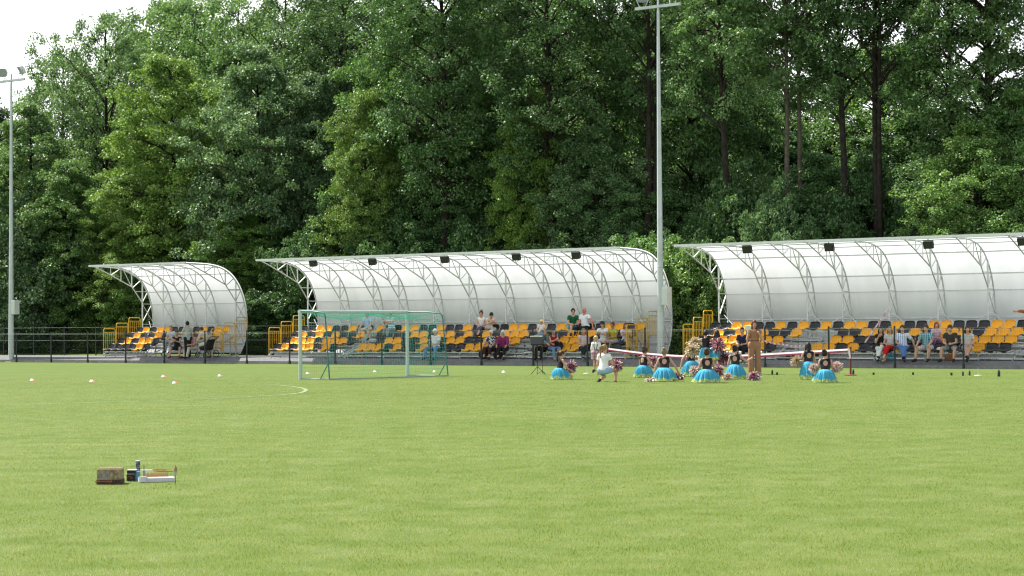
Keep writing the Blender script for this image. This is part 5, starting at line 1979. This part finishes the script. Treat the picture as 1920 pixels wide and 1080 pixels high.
m.box((hl[0] - 0.03, hl[1] - 0.035, hl[2] + 0.085), (0.19, 0.004, 0.15), 0.36, 0, 0.35)
tag(m.build('paper_sheet', mat('paper', (0.78, 0.78, 0.76), 0.8)), 'white sheets of paper held by the woman in brown', 'paper')

# girl kneeling in a white T-shirt, back to the camera
g = ground(1132, 716)
tk, Jk = person('girl in a white T-shirt and denim shorts squatting with the back to the camera', (g[0], g[1], 0), -0.45, 1.52, 0.33, (0, 0.12, 1), look=(0.5, 1, 0), thR=(0.45, 1, 0.10), shR=(0.0, -0.15, -1), thL=(-0.12, 0.9, -0.45), shL=(0.0, -0.9, -0.25),
                uaR=(0.35, 0.3, -1), faR=(0.1, 0.9, -0.1), uaL=(-0.3, 0.1, -1), faL=(-0.1, 0.4, -1), top=dict(m=WHT, hem=-0.03), bottom=dict(m=cloth('pale_denim', (0.27, 0.42, 0.60)), len=0.5), hair=('pony', BLD_H))
pompom('red and white pompom in front of the squatting girl in white', tuple(wpt(tk, np.array([0.26, 0.34, 0.50]))), 0.20, RW, 16)
# girl in tartan dungarees
p = ground(1118, 697)
TART = pattern_mat('red_tartan', 'check', (0.36, 0.05, 0.07), (0.62, 0.55, 0.56), (0.05, 0.03, 0.07), sx=20)
tt, Jt = person('young girl in a white blouse and red tartan dungarees standing on the grass edge', (p[0], p[1], 0), -0.3, 1.22, look=(0.3, 1, 0), top=dict(m=WHT, sleeve=1.5), bottom=dict(m=TART, len=0.75, flare=0.05, loose=0.045, name='dungarees'), hair=('pony', (0.5, 0.36, 0.18)), hs=1.15)
sb = MB()
h = Jt['h']
for sg in (1, -1):
    q = [Jt['P'] + Jt['R'] * sg * 0.04 * h + Jt['S'] * 0.12 * h - Jt['F'] * 0.115 * h, Jt['P'] + Jt['R'] * sg * 0.085 * h + Jt['S'] * 0.36 * h - Jt['F'] * 0.12 * h, Jt['P'] + Jt['R'] * sg * 0.10 * h + Jt['S'] * 0.50 * h - Jt['F'] * 0.04 * h]
    sb.tube([tuple(x) for x in q], 0.014, 6)
sb.build('strap', cloth('strap_grey', (0.1, 0.09, 0.12)), tt)
# ------------------------------------------------------------------ small things
# music stand
g = ground(1008, 702)
ms = thing('music_stand', 'black music stand with a sheet of paper beside the kneeling girl', 'music stand', (g[0], g[1], 0), 0.1)
b = MB()
b.tube([(0, 0, 0.16), (0, 0, 0.98)], 0.012, 8)
b.build('pole', BLACK, ms)
for k in range(3):
    a = R(20 + 120 * k)
    b = MB()
    b.tube([(0, 0, 0.26), (0.26 * math.cos(a), 0.26 * math.sin(a), 0.01)], 0.010, 6)
    b.build('leg', BLACK, ms)
b = MB()
b.box((0, 0.03, 1.10), (0.46, 0.012, 0.32), rx=R(-38))
b.box((0, -0.09, 0.985), (0.46, 0.06, 0.012), rx=R(-38))
d = b.build('desk', BLACK, ms)
b = MB()
b.box((-0.02, 0.03 + 0.125, 1.253), (0.40, 0.05, 0.012), rx=R(-38))
tag(b.build('sheet_music', mat('paper', (0.78, 0.78, 0.76), 0.8)), None)
o = bpy.data.objects['sheet_music']
o.location = (g[0], g[1], 0)
o.rotation_euler = (0, 0, 0.1)
tag(o, 'white sheet of paper on the black music stand', 'paper')
g = ground(1017.5, 702)
ms2 = thing('microphone_stand', 'thin black microphone stand just right of the music stand', 'microphone stand', (g[0], g[1], 0), 0)
b = MB()
b.tube([(0, 0, 0.02), (0, 0, 1.12)], 0.009, 7)
b.build('pole', BLACK, ms2)
b = MB()
for k in range(3):
    a = R(60 + 120 * k)
    b2 = MB()
    b2.tube([(0, 0, 0.12), (0.2 * math.cos(a), 0.2 * math.sin(a), 0.01)], 0.008, 6)
    b2.build('leg', BLACK, ms2)
b = MB()
b.tube([(0, 0, 1.10), (0.06, -0.10, 1.16)], 0.012, 7)
b.build('clip', BLACK, ms2)

# stretched red and white tape with its red post
g1_ = ground(1595, 704)
g0_ = ground(1139, 697)
RIB_W = mat('tape_white', (0.64, 0.57, 0.59), 0.6, trans=0.2)
RIB_R = mat('tape_red', (0.44, 0.07, 0.14), 0.6, trans=0.2)
b = MB()
b.tube([(g1_[0], g1_[1], 0), (g1_[0], g1_[1], 0.86)], 0.032, 10)
b.lathe((g1_[0], g1_[1], 0.0), [(0.20, 0.0), (0.20, 0.02), (0.05, 0.035)], 16)
b.lathe((g1_[0], g1_[1], 0.86), [(0.036, 0.0), (0.036, 0.02), (0.02, 0.03)], 10)
pt = b.build('red_post', mat('post_redbrown', (0.16, 0.022, 0.016), 0.5), smooth=True)
tag(pt, 'dark red post with a round foot holding the right end of the tape', 'post')
b = MB()
b.tube([(g0_[0], g0_[1], 0), (g0_[0], g0_[1], 0.86)], 0.03, 10)
b.lathe((g0_[0], g0_[1], 0.0), [(0.20, 0.0), (0.20, 0.02), (0.05, 0.035)], 16)
pt = b.build('red_post', bpy.data.materials['post_redbrown'], smooth=True)
tag(pt, 'dark red post behind the squatting girl holding the left end of the tape', 'post')
n = 40
rows = [[], [], []]
tops = [(1139, 652.5), (1180, 656.5), (1240, 663), (1290, 666), (1350, 666.5), (1420, 665.5), (1480, 662), (1540, 657), (1592, 653.5)]
V = []
A0, A1 = g0_ + np.array([0, 0, 0.0]), g1_ + np.array([0, 0, 0.0])
for i in range(n + 1):
    u = i / n
    c = A0 * (1 - u) + A1 * u
    # height: sagging between the posts
    z = 0.78 * (1 - u) + 0.78 * u - 0.24 * math.sin(math.pi * u) - 0.04 * math.sin(2 * math.pi * u)
    rows[0].append((c[0], c[1] + 0.02, z + 0.055))
    rows[1].append((c[0] + 0.004 * math.sin(20 * u), c[1] - 0.012, z))
    rows[2].append((c[0], c[1] + 0.006 * math.sin(14 * u), z - 0.055))
b = MB()
b.sheet([rows[0], rows[1]], 0)
b.sheet([rows[1], rows[2]], 1)
# loose end hanging from the right post
e = rows[0][-1]; e1 = rows[1][-1]
hang = [[(e[0] - 0.02 + 0.03 * k / 6, e[1] - 0.05, e[2] - 0.30 * k / 6), (e[0] - 0.10 + 0.05 * k / 6, e[1] - 0.06 - 0.01 * k, e[2] - 0.02 - 0.30 * k / 6), ] for k in range(7)]
b.sheet(hang, 0)
tp = b.build('barrier_tape', [RIB_W, RIB_R])
tag(tp, 'broad red and white tape stretched across the grass behind the girls', 'tape')
# thinner tape along the fence
b = MB()
r0, r1 = [], []
for i in range(25):
    u = i / 24
    s = fs[17] + (fs[18] - fs[17]) * (-0.05 + 0.8 * u)
    p = W(s, FD - 0.06, 1.02 - 0.22 * u - 0.06 * math.sin(math.pi * u) + 0.015 * math.sin(17 * u))
    r0.append(tuple(p + np.array([0, 0, 0.03]))); r1.append(tuple(p - np.array([0, 0, 0.03])))
b.sheet([r0, r1])
b.f = b.f
b.m = [k % 2 for k in range(len(b.f))]
tag(b.build('barrier_tape', [RIB_W, mat('tape_pink', (0.50, 0.16, 0.24), 0.6)]), 'thin pink and white tape hanging on the fence right of the woman in brown', 'tape')
# slanted striped pole leaning on the seats
a = on_d(1622, 642, 63.9); c = on_d(1665, 580, 65.2)
b = MB()
K = 9
for k in range(K):
    q0 = a + (c - a) * k / K; q1 = a + (c - a) * (k + 1) / K
    b.tube([tuple(q0), tuple(q1)], 0.030, 8, mi=k % 2)
tag(b.build('striped_pole', [RIB_W, mat('pole_pink', (0.52, 0.20, 0.24), 0.6)]), 'pink and white striped pole leaning up from the fence to the seats', 'pole')

# little markers on the grass
CONE_W = mat('marker_white', (0.80, 0.78, 0.76), 0.5)
CONE_R = mat('marker_red', (0.72, 0.20, 0.13), 0.5)
mk = [(60, 714, 'farthest left on the open grass'), (172, 716, 'below the left end of the smallest stand'), (306, 707, 'below the standing person in grey, the upper of two'), (327, 719, 'below the person with red shoes, the nearer of two'),
      (412, 705.5, 'below the pushchair'), (577, 701, 'inside the goal near its left post'), (703, 697.5, 'seen through the middle of the goal'), (815, 698, 'at the rear right corner of the goal'), (945, 698.5, 'alone below the elderly pair')]
for i, (x, y, w) in enumerate(mk):
    g = ground(x, y)
    t = thing('marker_cone', 'small white and orange red cone ' + w, 'marker cone', (g[0], g[1], 0), 0.3 * i, 'small training cones')
    t.scale = (0.72, 0.72, 0.8)
    b = MB()
    b.lathe((0, 0, 0), [(0.10, 0.0), (0.10, 0.012), (0.072, 0.03), (0.05, 0.075), (0.042, 0.085)], 14, cap=False)
    b.build('cone', CONE_W, t, smooth=True)
    b = MB()
    b.lathe((0.07, -0.015, 0), [(0.11, 0.004), (0.108, 0.016), (0.07, 0.035), (0.048, 0.06)], 14, cap=False)
    b.build('cone_cap', CONE_R, t, smooth=True)

# black bottles and cups standing in the grass
bt = [(1077, 698, 0.19, 0.035, 'bottle', 'black bottle right of the girl beside the music stand'), (1112, 699, 0.12, 0.03, 'bottle', 'small dark bottle left of the squatting girl'),
      (1448, 702, 0.15, 0.03, 'bottle', 'dark bottle right of the woman in brown'), (1457, 703, 0.08, 0.035, 'cup', 'black cup right of the dark bottle near the woman in brown'),
      (1600, 702.5, 0.17, 0.035, 'bottle', 'black bottle just right of the red post'), (1638, 703, 0.075, 0.035, 'cup', 'black cup below the person in white trousers'),
      (1712, 703, 0.08, 0.035, 'cup', 'black cup below the person in the striped shirt'), (1784, 704, 0.085, 0.036, 'cup', 'black cup below the person in the dark T-shirt, left of two bottles'),
      (1805.5, 704.5, 0.14, 0.03, 'bottle', 'black bottle below the fence post, the left one of two'), (1818, 704, 0.15, 0.03, 'bottle', 'black bottle left of the small white stand, the right one of two'),
      (1873, 706, 0.20, 0.042, 'bottle', 'tallest black bottle, nearest the right edge')]
for x, y, hh, r, k, lab in bt:
    g = ground(x, y)
    b = MB()
    if k == 'bottle':
        b.lathe((0, 0, 0), [(r * 0.92, 0.0), (r, 0.01), (r, hh * 0.72), (r * 0.45, hh * 0.86), (r * 0.45, hh * 0.94), (r * 0.55, hh * 0.945), (r * 0.55, hh)], 12)
    else:
        b.lathe((0, 0, 0), [(r * 0.8, 0.0), (r * 0.85, 0.006), (r, hh), (r * 1.06, hh), (r * 1.04, hh * 0.95), (r * 0.85, hh * 0.95)], 12)
    tag(b.build(k, BLACK, loc=(g[0], g[1], 0), smooth=True), lab, k, 'dark bottles and cups on the grass')
for x, y, lab in ((1100, 701, 'white flat stand on the grass left of the squatting girl'), (1834, 705, 'white flat stand with a thin rod between the bottles at the right')):
    g = ground(x, y)
    t = thing('rod_stand', lab, 'stand', (g[0], g[1], 0), 0.2)
    t.scale = (0.7, 0.7, 0.8)
    b = MB()
    b.lathe((0, 0, 0), [(0.16, 0.0), (0.165, 0.012), (0.15, 0.03), (0.02, 0.045)], 16)
    b.build('base_plate', mat('plate_white', (0.45, 0.46, 0.43), 0.5), t, smooth=True)
    b = MB()
    b.tube([(0, 0, 0.04), (0, 0, 0.32)], 0.006, 6)
    b.build('rod', GALV, t)

# bags by the seats
def bag(label, px, row_d, z, s, m, name='bag', cat='bag'):
    p = W(s_at(px, row_d), row_d, z)
    t = thing(name, label, cat, p, -TH + 0.2)
    f = Field((-0.4, -0.4, -0.05), (0.4, 0.4, 0.7), 0.02)
    X, Y, Zz = np.eye(3)
    f.cone((-s[0] * 0.25, 0, s[2] * 0.45), (s[0] * 0.25, 0, s[2] * 0.45), s[2] * 0.42, s[2] * 0.40, 0.03, Y, s[1] / s[2])
    f.cone((-s[0] * 0.3, 0, s[2] * 0.2), (s[0] * 0.3, 0, s[2] * 0.2), s[2] * 0.2, s[2] * 0.2, 0.04, Y, s[1] / s[2] * 1.6)
    f.cut((0, 0, 0.0), (0, 0, -1))
    V, Q = f.mesh()
    link('bag_body', mesh_np('bag_body', V, Q, [m], True), t)
    b = MB()
    w = s[0] * 0.22
    b.tube([(-w, 0, s[2] * 0.78), (-w * 0.8, 0, s[2] * 1.05), (0, 0, s[2] * 1.15), (w * 0.8, 0, s[2] * 1.05), (w, 0, s[2] * 0.78)], 0.012, 6)
    b.build('handle', m, t)
    return t


bag('black bag standing left of the elderly person in the patterned blouse', 907, 64.45, 0.27, (0.30, 0.18, 0.42), BLK)
bag('black bag between the feet of the elderly pair', 934, 64.42, 0.27, (0.34, 0.18, 0.36), BLK)
bag('turquoise bag on the ground beside the red trousers', 1671.5, 64.5, 0.27, (0.26, 0.14, 0.26), cloth('turquoise_bag', (0.02, 0.28, 0.40)))
bag('brown and violet bag between the feet of the person in the dark T-shirt', 1781, 64.42, 0.27, (0.30, 0.18, 0.30), cloth('brown_bag', (0.22, 0.09, 0.04)))
bag('black shoulder bag behind the person in the red top', 1046, 64.72, 0.64, (0.30, 0.14, 0.42), BLK)
f = Field((-0.2, -0.2, -0.05), (0.2, 0.2, 0.2), 0.012)
f.ell((0, 0, 0), 0.12, 0.11, 0.10, *np.eye(3))
f.cone((0, -0.10, 0.005), (0, -0.16, 0.0), 0.07, 0.05, 0.01, np.array([0, 0, 1.0]), 0.14)
f.cut((0, 0, 0.0), (0, 0, -1))
V, Q = f.mesh()
p = W(s_at(1761, 64.6), 64.6, 0.665)
o = link('sun_hat', mesh_np('sun_hat', V, Q, [WHT], True), None, p, (0, 0, -TH))
tag(o, 'white cap lying on a seat right of the bearded person', 'cap')

# pushchair
p = on_d(388, 675, 64.28)
pc = thing('pushchair', 'dark pushchair with cream blankets by the smallest stand', 'pushchair', (p[0], p[1], 0.27), 0.9)
RUB = mat('rubber', (0.016, 0.016, 0.018), 0.6)
for x, y, r in ((-0.25, 0.38, 0.13), (0.25, 0.38, 0.13), (-0.24, -0.36, 0.17), (0.24, -0.36, 0.17)):
    b = MB()
    b.tube([(x, y + r * math.cos(a), r + 0.02 + r * math.sin(a)) for a in [2 * math.pi * k / 18 for k in range(18)]], 0.02, 6, closed=True)
    for k in range(6):
        a = math.pi * k / 3
        b.tube([(x, y, r + 0.02), (x, y + r * math.cos(a), r + 0.02 + r * math.sin(a))], 0.005, 4)
    b.build('wheel', RUB, pc)
b = MB()
for x in (-0.23, 0.23):
    b.tube([(x, 0.38, 0.15), (x, -0.05, 0.55), (x, -0.42, 0.92), (x * 0.9, -0.58, 1.0)], 0.014, 6)
    b.tube([(x, -0.36, 0.19), (x, 0.05, 0.60)], 0.014, 6)
b.tube([(-0.21, -0.58, 1.0), (0.21, -0.58, 1.0)], 0.016, 6)
b.build('frame', BLACK, pc)
f = Field((-0.4, -0.6, 0.2), (0.4, 0.6, 1.2), 0.02)
Y = np.array([1.0, 0, 0])
f.cone((0, 0.28, 0.48), (0, -0.15, 0.50), 0.15, 0.17, 0.03, Y, 1.3)
f.cone((0, -0.15, 0.50), (0, -0.32, 0.85), 0.15, 0.13, 0.03, Y, 1.4)
V, Q = f.mesh()
link('seat', mesh_np('seat', V, Q, [BLK], True), pc)
f = Field((-0.4, -0.6, 0.2), (0.4, 0.6, 1.3), 0.02)
f.cone((0, 0.30, 0.58), (0, -0.02, 0.62), 0.13, 0.15, 0.03, Y, 1.5)
f.cone((0.18, 0.25, 0.5), (0.2, 0.2, 0.32), 0.10, 0.06, 0.03)
V, Q = f.mesh()
link('blanket', mesh_np('blanket', V, Q, [CRM], True), pc)
rows = []
for k in range(7):
    a = R(10 + k * 17)
    rows.append([(0.24 * math.cos(q), -0.22 - 0.30 * math.cos(a) * math.sin(q) , 0.82 + 0.28 * math.sin(a) * math.sin(q)) for q in [math.pi * j / 12 for j in range(13)]])
b = MB()
b.sheet(rows)
b.build('hood', cloth('hood_beige', (0.36, 0.31, 0.22)), pc, smooth=True)

# ---- firework set on the near grass
WOODB = mat('cardboard', (0.25, 0.20, 0.12), 0.85, 0, 0.55, 34, 0.4)
g = ground(203.5, 908.5)
t = thing('firework_box', 'straw brown wrapped firework box with rows of tubes on top, alone on the near grass', 'firework box', (g[0], g[1] + 0.09, 0), 0.05)
b = MB()
b.box((0, 0, 0.075), (0.228, 0.19, 0.132))
b.build('casing', WOODB, t)
b = MB()
for i in range(9):
    for j in range(6):
        b.lathe((-0.1 + 0.025 * i, -0.078 + 0.031 * j, 0.135), [(0.010, 0.0), (0.0105, 0.021), (0.008, 0.021), (0.0075, 0.008)], 8)
b.build('tubes', mat('tube_card', (0.52, 0.42, 0.27), 0.9), t)
b = MB()
b.box((0, 0, 0.024), (0.236, 0.198, 0.044))
b.build('shade_band', mat('base_shade', (0.055, 0.032, 0.02), 0.8, 0, 0.4, 20), t)  # dark strip: shade along the foot of the box put into colour
b = MB()
b.box((-0.045, -0.0965, 0.085), (0.10, 0.004, 0.09))
b.build('wrapper', mat('wrapper_grey', (0.24, 0.21, 0.19), 0.25, 0.1, 0.35, 25), t)
b = MB()
for k in range(3):
    b.tube([(-0.13 + 0.02 * q, -0.105 - 0.01 * math.sin(q + k), 0.02 + 0.018 * abs(math.sin(0.9 * q + k))) for q in range(9)], 0.0028, 5)
b.build('fuse', mat('fuse_orange', (0.42, 0.14, 0.06), 0.7), t)

WHITE_P = mat('white_foam', (0.52, 0.51, 0.55), 0.7)
g = ground(285, 905.5)
t = thing('firing_tray', 'long white tray with a row of small sparklers stuck in it on the near grass', 'tray', (g[0] + 0.02, g[1] + 0.12, 0), R(20))
b = MB()
b.box((0, 0, 0.023), (0.335, 0.14, 0.040))
b.build('block', WHITE_P, t)
for j in range(2):
    for i in range(13):
        b = MB()
        x = -0.10 + i * 0.0175
        b.tube([(x, -0.02 + 0.05 * j, 0.05), (x + RNG.uniform(-0.004, 0.004), -0.02 + 0.05 * j, 0.078 + 0.012 * j)], 0.0042, 6)
        b.build('sparkler', mat('sparkler_brown', (0.40, 0.20, 0.11), 0.8), t)
b = MB()
for k in range(5):
    b.tube([(-0.02 + 0.026 * q, 0.04 + 0.01 * k, 0.09 + 0.03 * abs(math.sin(0.8 * q + 1.3 * k))) for q in range(6)], 0.0018, 5)
b.build('fuse', bpy.data.materials['fuse_orange'], t)
b = MB()
b.box((-0.135, -0.05, 0.035), (0.07, 0.05, 0.05), 0.3)
b.build('foil', mat('foil', (0.6, 0.6, 0.64), 0.3, 0.5), t)

g = ground(243, 903)
t = thing('firework_battery', 'pair of black firework boxes with an orange mark, left of the blue cylinder', 'firework box', (g[0], g[1] + 0.08, 0), 0.02)
b = MB()
b.box((0, 0, 0.037), (0.074, 0.10, 0.066))
b.box((0.008, 0, 0.089), (0.082, 0.10, 0.034))
b.build('casing', BLACK, t)
b = MB()
b.box((0.0, 0, 0.0715), (0.084, 0.106, 0.004))
b.box((0.008, 0, 0.1085), (0.086, 0.102, 0.006))
b.build('lid', WHITE_P, t)
b = MB()
b.tube([(-0.03 + 0.008 * q, -0.0525, 0.036 + 0.012 * math.sin(q * 0.6)) for q in range(8)], 0.0022, 5)
b.tube([(0.004, -0.0525, 0.02), (0.008, -0.0525, 0.048)], 0.0022, 5)
b.build('orange_mark', bpy.data.materials['fuse_orange'], t)
g = ground(255, 902)
b = MB()
b.lathe((0, 0, 0), [(0.030, 0.0), (0.031, 0.004), (0.031, 0.088), (0.028, 0.09)], 20)
t = thing('blue_canister', 'short blue cylinder in front of the tall dark tube', 'canister', (g[0], g[1] + 0.035, 0))
b.build('can', mat('can_blue', (0.09, 0.28, 0.40), 0.4), t, smooth=True)
b = MB()
b.lathe((0, 0, 0.09), [(0.031, 0.0), (0.031, 0.004), (0.026, 0.0045)], 20)
b.build('lid', mat('can_lid', (0.3, 0.52, 0.6), 0.4), t, smooth=True)
g = ground(257, 898)
t = thing('firework_tube', 'tall dark patterned tube with a white top, standing behind the blue cylinder', 'firework tube', (g[0], g[1] + 0.04, 0))
b = MB()
b.lathe((0, 0, 0), [(0.022, 0.0), (0.0225, 0.004), (0.0225, 0.172)], 20)
b.build('tube', pattern_mat('tube_print', 'dots', (0.018, 0.022, 0.05), (0.30, 0.32, 0.38), sx=90), t, smooth=True)
b = MB()
b.lathe((0, 0, 0.172), [(0.0235, 0.0), (0.0235, 0.008), (0.018, 0.009)], 20)
b.build('cap', WHITE_P, t, smooth=True)
g = ground(262, 897)
b = MB()
b.box((0, 0, 0.072), (0.16, 0.06, 0.006))
b.box((0.0, 0, 0.035), (0.02, 0.02, 0.07))
tag(b.build('white_board', WHITE_P, loc=(g[0] + 0.02, g[1] + 0.12, 0)), 'white flat board behind the blue cylinder', 'board')
g = ground(270, 903)
b = MB()
b.tube([(0, 0, 0), (0.0, 0, 0.165)], 0.003, 6)
tag(b.build('firing_stake', BLACK, loc=(g[0], g[1], 0)), 'thin black stake rising behind the white tray', 'stake')
g = ground(329, 908)
t = thing('torch_stake', 'black stake with a crossbar carrying a small brown candle', 'stake', (g[0], g[1], 0))
b = MB()
b.tube([(0, 0, 0), (0, 0, 0.12)], 0.0028, 6)
b.tube([(-0.185, 0.01, 0.120), (0.01, 0, 0.124)], 0.0026, 6)
b.build('rod', BLACK, t)
b = MB()
b.lathe((0, 0, 0.124), [(0.017, 0.0), (0.0175, 0.028), (0.012, 0.036), (0.006, 0.05), (0.003, 0.062)], 12)
b.build('candle', mat('candle_brown', (0.30, 0.17, 0.09), 0.7), t, smooth=True)
b = MB()
b.lathe((0, 0, 0.088), [(0.008, 0.0), (0.017, 0.012), (0.018, 0.035)], 12)
b.build('holder', mat('holder_grey', (0.45, 0.43, 0.42), 0.4), t, smooth=True)
